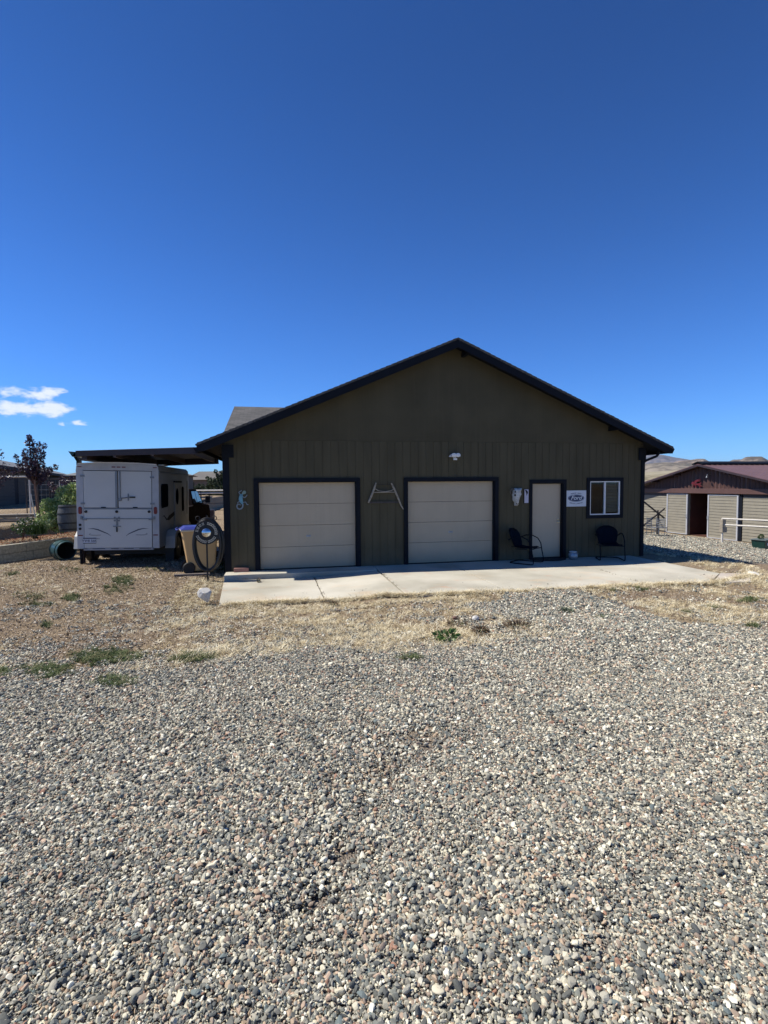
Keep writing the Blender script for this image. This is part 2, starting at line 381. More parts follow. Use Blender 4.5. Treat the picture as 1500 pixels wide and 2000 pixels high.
# ------------------------------------------------------------------ materials
M = dict(
    siding=mat('siding_olive_paint', (.084, .073, .045), .85, .14, 1.1, .0015, stretch=(3, 3, .6), bscale=60, spec=.15),
    gable=mat('gable_olive_paint', (.083, .072, .044), .85, .14, 1.4, .001, bscale=50, spec=.15),
    navy=mat('navy_trim_paint', (.0055, .0075, .0125), .7, .2, 4, .001, spec=.18),
    shingle=mat('asphalt_shingle', (.07, .068, .07), .95, .5, 30, .01, col2=(.17, .165, .16)),
    gdoor=mat('garage_door_beige_paint', (.44, .36, .25), .55, .035, 2.0, .0006, bscale=90),
    edoor=mat('entry_door_beige_paint', (.44, .36, .255), .5, .03, 2.0),
    white=mat('white_paint', (.72, .72, .70), .45, .04, 5),
    conc=mat('concrete', (.36, .335, .265), .9, .10, .9, .0015, col2=(.49, .465, .38), bscale=70, detail=9, spec=.25),
    conc2=mat('concrete_worn_end', (.42, .37, .31), .9, .10, 3.3, .002, bscale=70),
    dark=mat('black_void', (.006, .006, .007), .9, .1, 3),
    black=mat('black_rubber', (.008, .008, .009), .6, .2, 8),
    chrome=mat('chrome', (.62, .64, .66), .18, .04, 4, metal=1.),
    galv=mat('galvanised_metal', (.34, .36, .38), .42, .18, 9, metal=.6),
    brass=mat('brass_knob', (.55, .48, .34), .3, .1, 9, metal=1.),
    tanplastic=mat('tan_bin_plastic', (.58, .38, .17), .5, .06, 2.5, .001),
    blue=mat('blue_lid_plastic', (.035, .05, .26), .4, .1, 3),
    maroon=mat('dark_brown_metal', (.035, .022, .024), .5, .15, 3),
    plum=mat('plum_bark', (.10, .05, .035), .9, .3, 30, .004),
    wood=mat('weathered_wood', (.30, .26, .20), .85, .28, 5, .004, stretch=(1, 1, 6)),
    timber=mat('weathered_timber', (.26, .245, .19), .9, .25, 3.2, .004, col2=(.40, .37, .28), stretch=(5, 1.2, 5), bscale=20),
    barnside=mat('barn_beige_siding', (.235, .215, .165), .8, .07, 3, .001),
    barnbrown=mat('barn_brown_metal', (.10, .052, .042), .5, .10, 4),
    barnroof=mat('barn_maroon_roof_metal', (.125, .070, .072), .45, .10, 2.2),
    barntrim=mat('barn_light_trim', (.40, .41, .43), .6, .05, 4),
    pipe=mat('white_pipe_paint', (.66, .62, .54), .55, .12, 9),
    rust=mat('rusty_dark_pipe', (.05, .04, .035), .7, .3, 12),
    green=mat('dark_green_plastic', (.012, .045, .038), .35, .15, 6),
)

# ------------------------------------------------------------------ main workshop building
W, H, RZ = 11.35, 2.95, 5.62       # width, eave line, ridge height
BD = 15.0                         # depth
sl = (RZ-2.98)/(W/2+.51)
def weather(m, z0, z1, c, amt, streak=None):
    # dust splashed along the base and faint run-down streaks: dirt with a shape of its own
    N, L = m.node_tree.nodes, m.node_tree.links; b = N['Principled BSDF']; col = b.inputs['Base Color'].links[0].from_socket
    t = N.new('ShaderNodeTexCoord'); sp = N.new('ShaderNodeSeparateXYZ'); L.new(t.outputs['Object'], sp.inputs[0])
    n = N.new('ShaderNodeTexNoise'); n.inputs['Scale'].default_value = 3; n.inputs['Detail'].default_value = 7; L.new(t.outputs['Object'], n.inputs['Vector'])
    a = N.new('ShaderNodeMath'); a.operation = 'MULTIPLY_ADD'; L.new(n.outputs['Fac'], a.inputs[0]); a.inputs[1].default_value = .5; L.new(sp.outputs['Z'], a.inputs[2])
    r = N.new('ShaderNodeMapRange'); L.new(a.outputs[0], r.inputs[0]); r.inputs[1].default_value = z1+.25; r.inputs[2].default_value = z0+.25; r.inputs[4].default_value = amt
    x = N.new('ShaderNodeMixRGB'); L.new(r.outputs[0], x.inputs[0]); L.new(col, x.inputs[1]); x.inputs[2].default_value = (*c, 1)
    mp = N.new('ShaderNodeMapping'); mp.inputs['Scale'].default_value = (9, 9, .35); L.new(t.outputs['Object'], mp.inputs[0])
    n2 = N.new('ShaderNodeTexNoise'); n2.inputs['Scale'].default_value = 1.5; n2.inputs['Detail'].default_value = 6; L.new(mp.outputs[0], n2.inputs['Vector'])
    r2 = N.new('ShaderNodeMapRange'); L.new(n2.outputs['Fac'], r2.inputs[0]); r2.inputs[1].default_value = .5; r2.inputs[2].default_value = .75; r2.inputs[4].default_value = .30
    y = N.new('ShaderNodeMixRGB'); L.new(r2.outputs[0], y.inputs[0]); L.new(x.outputs[0], y.inputs[1]); y.inputs[2].default_value = (*(streak or c), 1); L.new(y.outputs[0], b.inputs['Base Color'])
weather(M['siding'], -.1, .45, (.17, .135, .09), .45, (.12, .10, .065)); weather(M['gdoor'], -.1, .4, (.34, .26, .17), .55, (.36, .30, .21)); weather(M['edoor'], -.1, .35, (.34, .26, .17), .5, (.37, .31, .22))
weather(M['gable'], -5, -4, (.1, .1, .1), 0, (.115, .095, .062))
bld = thing('workshop_building', 'olive brown gabled workshop with two beige garage doors and navy trim', 'building')
GD = [(.777, 3.165), (4.478, 6.867)]
ED = (7.93, 8.86); WI = (9.66, 10.60, 1.165, 2.10)
ops = [(a, b, -1, 2.13) for a, b in GD]+[(ED[0], ED[1], -1, 2.06), WI]
mb = MB(); xs = [.10]
k = .10
cuts = sorted(set([round(.10+.2032*i, 4) for i in range(1, 56) if .10+.2032*i < W-.1]+[W-.1]))
prev = .10
for c in cuts:
    pieces = [prev]+sorted(q for o in ops for q in o[:2] if prev < q < c)+[c]
    for a, b in zip(pieces[:-1], pieces[1:]):
        mid = (a+b)/2; zz_ = [(0.02, 3.14)]
        for o in ops:
            if o[0] < mid < o[1]:
                nz_ = []
                for z0, z1 in zz_:
                    if o[2] > z0 and o[2] < z1: nz_.append((z0, o[2]))
                    if o[3] < z1: nz_.append((max(z0, o[3]), z1))
                    if o[3] <= z0 or o[2] >= z1: nz_.append((z0, z1))
                zz_ = nz_
        g0 = .0045 if abs(a-prev) < 1e-6 else 0; g2 = .0045 if abs(b-c) < 1e-6 else 0
        for z0, z1 in zz_: mb.box(a+g0, b-g2, .003, .011, z0, z1)
    prev = c
# backing wall with the openings, then the other walls
def wall_rects(x0, x1, z0, z1, ops):
    X = sorted({x0, x1, *[q for o in ops for q in (max(x0, o[0]), min(x1, o[1]))]}); out = []
    for a, b in zip(X[:-1], X[1:]):
        m_ = (a+b)/2; segs = [(z0, z1)]
        for o in ops:
            if o[0] < m_ < o[1]:
                n2 = []
                for s0, s1 in segs:
                    if o[2] > s0: n2.append((s0, o[2]))
                    if o[3] < s1: n2.append((o[3], s1))
                segs = n2
        out += [(a, b, s0, s1) for s0, s1 in segs]
    return out
for a, b, z0, z1 in wall_rects(.02, W-.02, -.15, 3.12, ops): mb.box(a, b, .012, .13, z0, z1)
mb.box(0, .12, .14, BD, -.15, 3.14); mb.box(W-.12, W, .14, BD, -.6, 3.14); mb.box(.12, W-.12, BD-.12, BD, -.15, 2.95); mb.box(.12, W-.12, .14, BD-.12, 2.9, 2.94)
mb.build('wall', M['siding'], bld)
mb = MB(); zt = lambda x: 2.98+sl*(x+.51 if x < W/2 else W-x+.51)-.052
mb.prism([(.02, 3.143), (W-.02, 3.143), (W-.02, zt(W-.02)), (W/2, zt(W/2)), (.02, zt(.02))], .0015, .10)
mb.build('gable_wall', M['gable'], bld); mb = MB()
mb.prism([(.02, 2.955), (W-.02, 2.955), (W-.02, zt(W-.02)-.01), (W/2, zt(W/2)-.01), (.02, zt(.02)-.01)], BD-.1, BD+.01)
mb.build('rear_gable_wall', M['gable'], bld)
# corner boards
mb = MB(); mb.box(-.025, .125, -.025, -.001, -.1, 3.0); mb.box(-.025, -.001, -.001, .12, -.1, 3.0); mb.build('corner_board', M['navy'], bld, bevel=.003)
mb = MB(); mb.box(W-.085, W+.025, -.025, -.001, -.1, 3.0); mb.box(W+.001, W+.025, -.001, .12, -.4, 3.0); mb.build('corner_board', M['navy'], bld, bevel=.003)
mb = MB(); mb.box(-.03, .24, -.055, -.027, 2.72, 3.02); mb.build('corner_block', M['navy'], bld)
mb = MB(); mb.box(W-.19, W+.03, -.055, -.027, 2.68, 3.02); mb.build('corner_block', M['navy'], bld)
# roof: two slopes with overhangs
OH = .45; xe0, xe1 = -.51, W+.51; xm = W/2
def slope_poly(x, t): return 2.98+sl*((x-xe0) if x <= xm else (xe1-x))+t
mb = MB()
mb.prism([(xe0-.03, slope_poly(xe0, -.02)), (xm, slope_poly(xm, -.005)), (xm, slope_poly(xm, .035)), (xe0-.04, slope_poly(xe0, .015))], -OH-.035, BD+OH)
mb.prism([(xm, slope_poly(xm, -.005)), (xe1+.03, slope_poly(xe1, -.02)), (xe1+.04, slope_poly(xe1, .015)), (xm, slope_poly(xm, .035))], -OH-.035, BD+OH)
for side in (0, 1):            # shingle butts stepping up the rake, seen as small teeth
    n = 44
    for i in range(n):
        t0, t1 = i/n, (i+1)/n
        xa = xe0+(xm-xe0)*t0 if side == 0 else xe1+(xm-xe1)*t0; xb = xe0+(xm-xe0)*t1 if side == 0 else xe1+(xm-xe1)*t1
        za, zb = slope_poly(xa, .02), slope_poly(xb, .02)
        p = [(xa, za), (xb, zb), (xb, zb+.017), (xa, za+.030)]
        mb.prism(p, -OH-.05+random.uniform(-.006, .006), BD+OH)
roof = mb.build('roof', M['shingle'], bld)
# soffit sheathing and barge (rake) boards
mb = MB()
for a, b in ((xe0, xm), (xm, xe1)):
    mb.prism([(a, slope_poly(a, -.05)), (b, slope_poly(b, -.05)), (b, slope_poly(b, -.026)), (a, slope_poly(a, -.026))], -OH, BD+OH-.02)
mb.build('soffit', M['navy'], bld)
for a, b in ((xe0-.01, xm-.001), (xm+.001, xe1+.01)):
    lo_ = [(a, slope_poly(a, -.135)), (a+.14, slope_poly(a+.14, -.195)), (b, slope_poly(b, -.195))] if a < xm-1 else [(a, slope_poly(a, -.195)), (b-.14, slope_poly(b-.14, -.195)), (b, slope_poly(b, -.135))]
    mb = MB(); mb.prism(lo_+[(b, slope_poly(b, -.01)), (a, slope_poly(a, -.01))], -OH-.028, -OH+.012)
    mb.build('rake_board', M['navy'], bld)
for x0, x1 in ((xe0-.012, xe0+.018), (xe1-.018, xe1+.012)):
    mb = MB(); zz0 = slope_poly(x0 if x0 < 0 else x1, -.04); mb.box(x0, x1, -OH+.014, BD+OH-.03, zz0-.085, zz0+.01); mb.build('fascia_board', M['navy'], bld)
for x in (xm+.30, W-1.1):
    z = slope_poly(x, -.06); mb = MB(); mb.box(x-.045, x+.045, -OH+.02, -.005, z-.13, z-.01); mb.build('lookout', M['navy'], bld)
# gutter (K shape) along the right eave with its downspout, and along the left eave
def gutter(x, sgn, y0, y1, z):
    mb = MB(); P = [(0, 0), (0, -.11), (.07, -.12), (.10, -.07), (.135, 0), (.128, 0), (.095, -.066), (.066, -.112), (.008, -.103), (.008, 0)]
    mb.prism([(x+sgn*a, z+b) for a, b in P], y0, y1); mb.prism([(x+sgn*a, z+b) for a, b in P[:5]], y0, y0+.006)
    return mb.build('gutter', M['navy'], bld)
gutter(xe1+.013, 1, -OH+.06, BD, 2.975)
gutter(xe0-.013, -1, -OH+.35, .2, 2.945)
mb = MB(); mb.tube([(xe1-.25, -.24, 2.93), (xe1-.25, -.24, 2.84), (xe1-.28, -.22, 2.78), (xe1-.36, -.16, 2.74), (W+.07, .0, 2.67), (W+.06, .10, 2.60), (W+.06, .12, 2.4), (W+.06, .12, -.3)], .036, 8)
mb.build('downspout', M['navy'], bld, smooth=True)
# cross gable behind
def cross():
    mb = MB(); yr, zr, y0, y1 = 8.3, 5.19, 3.0, 13.6; s2 = (zr-2.98)/(yr-y0); xl = -.42; xr = xm
    mb.hexa([(xl-.14, y0, 2.95), (xr, y0, 2.95), (xr, yr, zr-.04), (xl, yr, zr-.04)], [(xl-.14, y0, 3.0), (xr, y0, 3.0), (xr, yr, zr), (xl, yr, zr)])
    mb.hexa([(xl, yr, zr-.04), (xr, yr, zr-.04), (xr, y1, 2.95), (xl, y1, 2.95)], [(xl, yr, zr), (xr, yr, zr), (xr, y1, 3.0), (xl, y1, 3.0)])
    return mb
M['shingle2'] = None
def shingle_mat():
    m = bpy.data.materials.new('grey_shingle_courses'); m.use_nodes = True; N, L = m.node_tree.nodes, m.node_tree.links
    b = N['Principled BSDF']; b.inputs['Roughness'].default_value = .95
    t = N.new('ShaderNodeTexCoord'); mp = N.new('ShaderNodeMapping'); L.new(t.outputs['Object'], mp.inputs[0]); mp.inputs['Scale'].default_value = (3.0, 3.0, 3.0)
    br = N.new('ShaderNodeTexBrick'); L.new(mp.outputs[0], br.inputs['Vector'])
    br.inputs['Color1'].default_value = (.06, .06, .057, 1); br.inputs['Color2'].default_value = (.11, .105, .10, 1); br.inputs['Mortar'].default_value = (.04, .04, .04, 1)
    br.inputs['Scale'].default_value = 1.0; br.inputs['Mortar Size'].default_value = .02; br.inputs['Brick Width'].default_value = .8; br.inputs['Row Height'].default_value = .36; br.inputs['Bias'].default_value = .1
    L.new(br.outputs['Color'], b.inputs['Base Color']); 
    bp = N.new('ShaderNodeBump'); bp.inputs['Distance'].default_value = .02; L.new(br.outputs['Color'], bp.inputs['Height']); L.new(bp.outputs[0], b.inputs['Normal'])
    return m
M['shingle2'] = shingle_mat()
cross().build('cross_gable_roof', M['shingle2'], bld)
mb = MB(); mb.prism([(3.2, 2.95), (13.4, 2.95), (8.3, 5.06)], 0.02, .12, axis='X'); mb.build('cross_gable_wall', M['gable'], bld)

# garage doors
def garage_door(x0, x1, first):
    fr = MB(); t = .095; lo = -.12 if first else -.02
    fr.box(x0-t, x0+.004, -.035, -.001, lo, 2.13); fr.box(x1-.004, x1+t, -.035, -.001, lo, 2.13); fr.box(x0-t, x1+t, -.035, -.001, 2.132, 2.225)
    fr.box(x0+.001, x0+.02, 0, .125, lo, 2.118); fr.box(x1-.02, x1-.001, 0, .125, lo, 2.118); fr.box(x0+.001, x1-.001, 0, .125, 2.119, 2.129)
    f = fr.build('door_frame', M['navy'], bld, bevel=.002)
    dd = MB(); n = 4; h = 2.118/n; a, b = x0+.022, x1-.022
    for i in range(n):
        z0, z1 = .012+i*h, .012+(i+1)*h-.007
        dd.box(a, b, .108, .14, z0, z1)
        # stamped long panels
        w_ = (b-a-.10)/4
        for k in range(4):
            p0 = a+.05+k*w_+.035; p1 = p0+w_-.07
            for (u0, u1, v0, v1) in ((p0, p1, z0+.075, z0+.083), (p0, p1, z1-.083, z1-.075), (p0, p0+.008, z0+.083, z1-.083), (p1-.008, p1, z0+.083, z1-.083)):
                dd.box(u0, u1, .1062, .1082, v0, v1)
    d = dd.build('garage_door', M['gdoor'], bld, bevel=.0015)
    hd = MB(); cx_ = (x0+x1)/2; z = .79; hd.box(cx_-.055, cx_+.055, .097, .1085, z-.022, z+.03); hd.tube([(cx_-.04, .085, z+.005), (cx_+.04, .085, z+.005)], .008, 6); hd.build('door_handle', M['galv'], d)
    wt = MB(); wt.box(a, b, .10, .142, -.01, .011); wt.build('bottom_seal', M['black'], d)
garage_door(*GD[0], True); garage_door(*GD[1], False)
# entry door
mb = MB(); x0, x1 = ED
mb.box(x0-.07, x0+.004, -.03, -.001, 0, 2.06); mb.box(x1-.004, x1+.085, -.03, -.001, 0, 2.06); mb.box(x0-.07, x1+.085, -.03, -.001, 2.062, 2.15)
mb.box(x0+.001, x0+.025, 0, .125, 0, 2.04); mb.box(x1-.03, x1-.001, 0, .125, 0, 2.04); mb.box(x0+.001, x1-.001, 0, .125, 2.042, 2.058); mb.box(x0+.026, x1-.031, -.02, .13, .0, .03)
mb.build('door_frame', M['navy'], bld, bevel=.002)
d = box_mb(x0+.027, x1-.032, .085, .125, .035, 2.04).build('entry_door', M['edoor'], bld, bevel=.002)
mb = MB(); mb.lathe([(.032, .084), (.032, .076), (.012, .07), (.012, .05), (.028, .045), (.030, .028), (.018, .018)], 14, (x1-.10, 0, .99), 'Y'); mb.build('door_knob', M['brass'], d, smooth=True)
mb = MB(); mb.lathe([(.030, .084), (.030, .068), (.02, .064)], 14, (x1-.10, 0, 1.07), 'Y'); mb.build('deadbolt', M['brass'], d, smooth=True)
# window
wx0, wx1, wz0, wz1 = WI
mb = MB(); t = .095
mb.box(wx0-t, wx0, -.032, -.001, wz0-t, wz1+t); mb.box(wx1, wx1+t, -.032, -.001, wz0-t, wz1+t)
mb.box(wx0+.001, wx1-.001, -.032, -.001, wz1, wz1+t); mb.box(wx0+.001, wx1-.001, -.032, -.001, wz0-t, wz0)
win = mb.build('window', M['navy'], bld)
mb = MB(); q = .032; xm2 = (wx0+wx1)/2
for a, b, c, e in ((wx0, wx0+q, wz0, wz1), (wx1-q, wx1, wz0, wz1), (wx0+q, wx1-q, wz1-q, wz1), (wx0+q, wx1-q, wz0, wz0+q), (xm2-.022, xm2+.022, wz0+q, wz1-q)): mb.box(a+.001, b-.001, -.018, .06, c+.001, e-.001)
mb.build('window_frame', M['white'], win, bevel=.003)
def wglass():
    m = bpy.data.materials.new('window_glass'); m.use_nodes = True; N, L = m.node_tree.nodes, m.node_tree.links
    N.remove(N['Principled BSDF']); g = N.new('ShaderNodeBsdfGlossy'); g.inputs['Roughness'].default_value = .02; g.inputs['Color'].default_value = (.9, .95, 1, 1)
    tr = N.new('ShaderNodeBsdfTransparent'); tr.inputs['Color'].default_value = (.55, .6, .58, 1); fr_ = N.new('ShaderNodeFresnel'); fr_.inputs['IOR'].default_value = 1.38
    mx = N.new('ShaderNodeMixShader'); L.new(fr_.outputs[0], mx.inputs[0]); L.new(tr.outputs[0], mx.inputs[1]); L.new(g.outputs[0], mx.inputs[2]); L.new(mx.outputs[0], N['Material Output'].inputs['Surface']); return m
WG = wglass()
for a, b in ((wx0+q, xm2-.022), (xm2+.022, wx1-q)): mb = MB(); mb.add([(a, .02, wz0+q), (b, .02, wz0+q), (b, .02, wz1-q), (a, .02, wz1-q)], [(0, 1, 2, 3)]); mb.build('window_pane', WG, win, fix=False)
mb = MB(); z = wz1-.06
while z > wz0+.04: mb.hexa([(xm2+.03, .060, z), (wx1-q-.01, .060, z), (wx1-q-.01, .062, z), (xm2+.03, .062, z)], [(xm2+.03, .056, z+.035), (wx1-q-.01, .056, z+.035), (wx1-q-.01, .058, z+.035), (xm2+.03, .058, z+.035)]); z -= .042
mb.build('window_blind', mat('grey_blind', (.22, .24, .23), .6, .05, 4), win)
# black sheet painting the dark of the room, so the window isn't open
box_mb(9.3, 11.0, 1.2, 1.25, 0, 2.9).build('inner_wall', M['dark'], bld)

# flood light
fl = thing('flood_light', 'white fan-shaped motion flood light high on the olive gable wall', 'wall light', (5.74, -.005, 2.775))
mb = MB(); mb.lathe([(.05, 0), (.05, -.02), (.02, -.03)], 14, (0, 0, -.01), 'Y'); mb.build('mounting_plate', M['white'], fl)
for s_ in (-1, 1):
    mb = MB(); c = Vector((s_*.055, -.09, .02)); mb.lathe([(.02, .05), (.045, .03), (.06, -.02), (.062, -.045), (.05, -.05)], 14, c, 'Y', 1.05, .85); mb.tube([(0, -.02, -.01), (s_*.04, -.05, .015)], .012, 6)
    mb.build('lamp_head', M['white'], fl, smooth=True)
mb = MB(); mb.prism([(-.165, -.02), (-.13, .03), (-.08, .058), (0, .068), (.08, .058), (.13, .035), (.165, -.005), (.12, -.01), (.06, -.028), (0, -.015), (-.06, -.028), (-.12, -.025)], -.05, -.035)
mb.build('hood', mat('flood_light_hood', (.55, .58, .66), .4, .2, 14), fl)
mb = MB(); mb.box(-.045, .05, -.08, -.02, -.105, -.055); mb.build('motion_sensor', M['white'], fl, bevel=.006)

def concrete(m, seed):
    """adds rusty and oily stains, dust and hairline cracks to a concrete material"""
    N, L = m.node_tree.nodes, m.node_tree.links; b = N['Principled BSDF']; src = b.inputs['Base Color'].links[0].from_socket
    t = N.new('ShaderNodeTexCoord'); col = src
    def layer(scale, lo, hi, c, amt, det=5, dist=0., stretch=(1, 1, 1)):
        nonlocal col
        mp = N.new('ShaderNodeMapping'); mp.inputs['Scale'].default_value = stretch; mp.inputs['Location'].default_value = (seed*3.1+scale, seed, 0); L.new(t.outputs['Object'], mp.inputs[0])
        n = N.new('ShaderNodeTexNoise'); n.inputs['Scale'].default_value = scale; n.inputs['Detail'].default_value = det; n.inputs['Distortion'].default_value = dist; L.new(mp.outputs[0], n.inputs['Vector'])
        r = N.new('ShaderNodeMapRange'); r.inputs[1].default_value = lo; r.inputs[2].default_value = hi; r.inputs[4].default_value = amt; L.new(n.outputs['Fac'], r.inputs[0])
        x = N.new('ShaderNodeMixRGB'); L.new(r.outputs[0], x.inputs[0]); L.new(col, x.inputs[1]); x.inputs[2].default_value = (*c, 1); col = x.outputs[0]
    layer(.8, .56, .72, (.50, .36, .22), .45, 6, .5, (1, 2, 1)); layer(2.2, .62, .74, (.44, .24, .15), .5, 5, .3); layer(1.5, .60, .78, (.20, .18, .15), .4, 7, .4); layer(40, .62, .75, (.16, .14, .12), .5, 3); layer(.5, .45, .75, (.70, .66, .56), .55, 6)
    L.new(col, b.inputs['Base Color'])
concrete(M['conc'], 1); concrete(M['conc2'], 2)
# ------------------------------------------------------------------ concrete pad
pad = []
def slab(name, pts, zs, t=.16, m=None, par=None):
    mb = MB(); mb.add([(x, y, z) for (x, y), z in zip(pts, zs)]+[(x, y, z-t) for (x, y), z in zip(pts, zs)],
                      [(0, 1, 2, 3), (7, 6, 5, 4)]+[(i, i+4, (i+1) % 4+4, (i+1) % 4) for i in range(4)])
    return mb.build(name, m or M['conc'], par, bevel=.008)
padr = thing('concrete_pad', 'pale concrete apron of jointed slabs in front of the garage doors', 'concrete pad')
padr['kind'] = 'structure'
slab('slab', [(.18, -3.02), (2.08, -3.1), (2.04, -.70), (.0, -.52)], [-.10, -.095, -.10, -.12], par=padr)
slab('slab', [(2.10, -3.12), (3.56, -3.45), (3.55, -.60), (2.06, -.70)], [-.095, -.012, -.012, -.10], par=padr)
slab('slab', [(0, -.50), (3.57, -.60), (3.58, -.003), (0.0, -.003)], [.0, .0, 0, 0], par=padr)
slab('slab', [(3.58, -3.55), (5.52, -3.6), (5.55, -.003), (3.59, -.003)], [-.004]*2+[0]*2, par=padr)
slab('slab', [(5.54, -3.6), (8.53, -3.68), (8.70, -.003), (5.57, -.003)], [-.004]*2+[0]*2, par=padr)
slab('slab', [(8.55, -3.68), (9.86, -3.82), (10.95, -2.98), (10.95, -.003)], [-.004]*4, par=padr)
slab('slab', [(8.553, -3.677), (10.947, -.01), (10.9, -.003), (8.72, -.003)], [-.003]*4, par=padr)
slab('slab', [(9.90, -3.86), (10.72, -3.96), (11.5, -3.2), (10.99, -2.96)], [.002]*4, par=padr, m=M['conc2'])

# brown block, door mat, pot, curb board
mb = MB(); mb.box(-.17, .17, -.05, .05, 0, .095); o = mb.build('paver_block', mat('red_brown_paver', (.30, .15, .12), .8, .15, 12, .002), None, bevel=.006); o.location = (.36, -.1, .001)
tag(o, 'reddish brown paver block lying on the slab at the left wall corner', 'paver')
mb = MB(); mb.prism([(.52*cos(t), -.42*sin(t)) for t in np.linspace(0, pi, 20)], 0, .018, axis='Z'); o = mb.build('door_mat', mat('dark_mat_fibre', (.012, .011, .011), .95, .3, 60, .004)); o.location = (8.36, -.04, .002)
tag(o, 'half-round black door mat in front of the beige entry door', 'door mat')
pot = thing('milk_can', 'small round galvanised pot on the slab between door and lawn chair', 'metal pot', (9.0, -.28, .001))
mb = MB(); mb.lathe([(.085, 0), (.115, .03), (.125, .09), (.115, .15), (.085, .19), (.10, .20), (.098, .205), (.07, .19)], 20); mb.build('pot_body', M['galv'], pot, smooth=True)
mb = MB(); mb.tube([(.12, 0, .12), (.15, 0, .15), (.14, 0, .18), (.10, 0, .185)], .006, 6); mb.build('handle', M['galv'], pot, smooth=True)
mb = MB(); mb.lathe([(.102, .2), (.104, .212), (.04, .222)], 20); mb.build('rim', M['white'], pot, smooth=True)

# ------------------------------------------------------------------ wall decorations
def flat(poly, y0, y1): m_ = MB(); m_.prism(poly, y0, y1); return m_
# metal lizard
lz = thing('metal_lizard', 'pale blue metal lizard with a curled tail hanging left of the first garage door', 'wall ornament', (0, 0, 0))
def P(px, py): # crop pixels -> wall coordinates
    X = 450+px/30; Y = 945+py/30; r = ray(X, Y); q = CAM+r*((0-CAM.y)/r.y); return Vector((q.x, 0, q.z))
LB = mat('lizard_blue_metal', (.08, .25, .33), .5, .2, 8, col2=(.16, .36, .42)); LG = mat('lizard_green_metal', (.20, .28, .23), .5, .1, 8); LW = mat('lizard_pale_metal', (.21, .25, .27), .5, .15, 8)
def ribbon(pts, wid, y, name, m, par):
    mb = MB(); pts = [Vector(p) for p in pts]; ws = wid if isinstance(wid, list) else [wid]*len(pts)
    L_, R_ = [], []
    for i, p in enumerate(pts):
        t = (pts[min(i+1, len(pts)-1)]-pts[max(i-1, 0)]).normalized(); n_ = Vector((-t.z, 0, t.x)); L_.append(p+n_*ws[i]/2); R_.append(p-n_*ws[i]/2)
    for i in range(len(pts)-1):
        q_ = [L_[i], L_[i+1], R_[i+1], R_[i]]; mb.hexa([(a.x, y, a.z) for a in q_], [(a.x, y+.006, a.z) for a in q_])
    return mb.build(name, m, par)
body = [P(640, 600), P(640, 700), P(615, 800), P(610, 900), P(640, 1000), P(680, 1100), P(715, 1180)]
ribbon(body, [.06, .075, .085, .09, .08, .06, .04], -.045, 'body', LB, lz)
tail = [P(700, 1100), P(735, 1230), P(720, 1360), P(650, 1450), P(540, 1480), P(440, 1440), P(385, 1340), P(400, 1240), P(470, 1185), P(550, 1190), P(600, 1250)]
ribbon(tail, [.035]*4+[.032]*4+[.02]*3, -.038, 'tail', LW, lz)
ribbon([P(700, 600), P(760, 540), P(820, 500), P(880, 470), P(915, 450)], [.03, .06, .085, .07, .02], -.05, 'head', LG, lz)
for i, pp in enumerate(([(600, 620), (530, 560), (505, 490), (560, 450), (620, 430), (660, 370)], [(720, 740), (790, 790), (860, 800), (905, 750), (960, 700), (990, 640)], [(580, 1050), (500, 1050), (440, 1090), (430, 1150)], [(740, 1090), (820, 1070), (900, 1060), (940, 1130), (960, 1190), (1060, 1220)])):
    ribbon([P(*a) for a in pp], .018, -.042-.004*i/3, 'leg', LW, lz)
# bow saw / ox-yoke shaped wooden frame
sw = thing('wooden_bow_saw', 'weathered wooden bow saw frame hung between the two garage doors', 'wall ornament', (0, 0, 0))
mb = MB(); mb.tube([(3.70-.04, -.05, 2.10), (3.61, -.05, 1.95), (3.55, -.05, 1.80), (3.46, -.05, 1.60)], [.018, .026, .028, .022], 8); mb.build('side_arm', M['wood'], sw, smooth=True)
mb = MB(); mb.tube([(4.05, -.05, 2.09), (4.12, -.05, 1.95), (4.21, -.05, 1.75), (4.30, -.05, 1.52), (4.36, -.05, 1.42)], [.018, .027, .026, .02, .012], 8); mb.build('side_arm', M['wood'], sw, smooth=True)
mb = MB(); mb.tube([(3.58, -.055, 1.86), (4.17, -.055, 1.86)], .013, 6); mb.tube([(3.60, -.06, 1.97), (3.72, -.06, 1.90), (3.9, -.06, 1.875), (4.05, -.06, 1.90), (4.14, -.06, 1.96)], .011, 6); mb.build('stretcher', M['wood'], sw, smooth=True)
mb = MB(); mb.tube([(3.68, -.05, 2.055), (4.06, -.05, 2.05)], .006, 6); mb.build('tension_cord', M['black'], sw)
mb = MB(); mb.box(3.47, 4.27, -.052, -.049, 1.585, 1.625); mb.build('saw_blade', M['rust'], sw)
# cow skull
sk = thing('cow_skull', 'bleached cow skull with dark eye sockets mounted left of the entry door', 'skull', (0, 0, 0))
def Q(px, py):
    X = 990+px/21.43; Y = 940+py/21.43; r = ray(X, Y); q = CAM+r*((0-CAM.y)/r.y); return (q.x, q.z)
bone = mat('bleached_bone', (.45, .43, .38), .8, .2, 18, .006, col2=(.60, .58, .53))
out = [(275, 300), (330, 285), (430, 300), (520, 285), (590, 290), (575, 350), (545, 400), (560, 470), (585, 540), (540, 600), (500, 690), (470, 780), (440, 860), (430, 1000), (395, 1035), (360, 1010), (330, 1030), (300, 1000), (295, 870), (240, 810), (215, 740), (225, 640), (205, 580), (235, 480), (235, 400)]
pts = [Q(*a) for a in out]; cx_ = sum(p[0] for p in pts)/len(pts); cz_ = sum(p[1] for p in pts)/len(pts)
mb = MB(); rings = [(1.0, -.005), (1.0, -.05), (.86, -.085), (.62, -.115), (.3, -.13)]
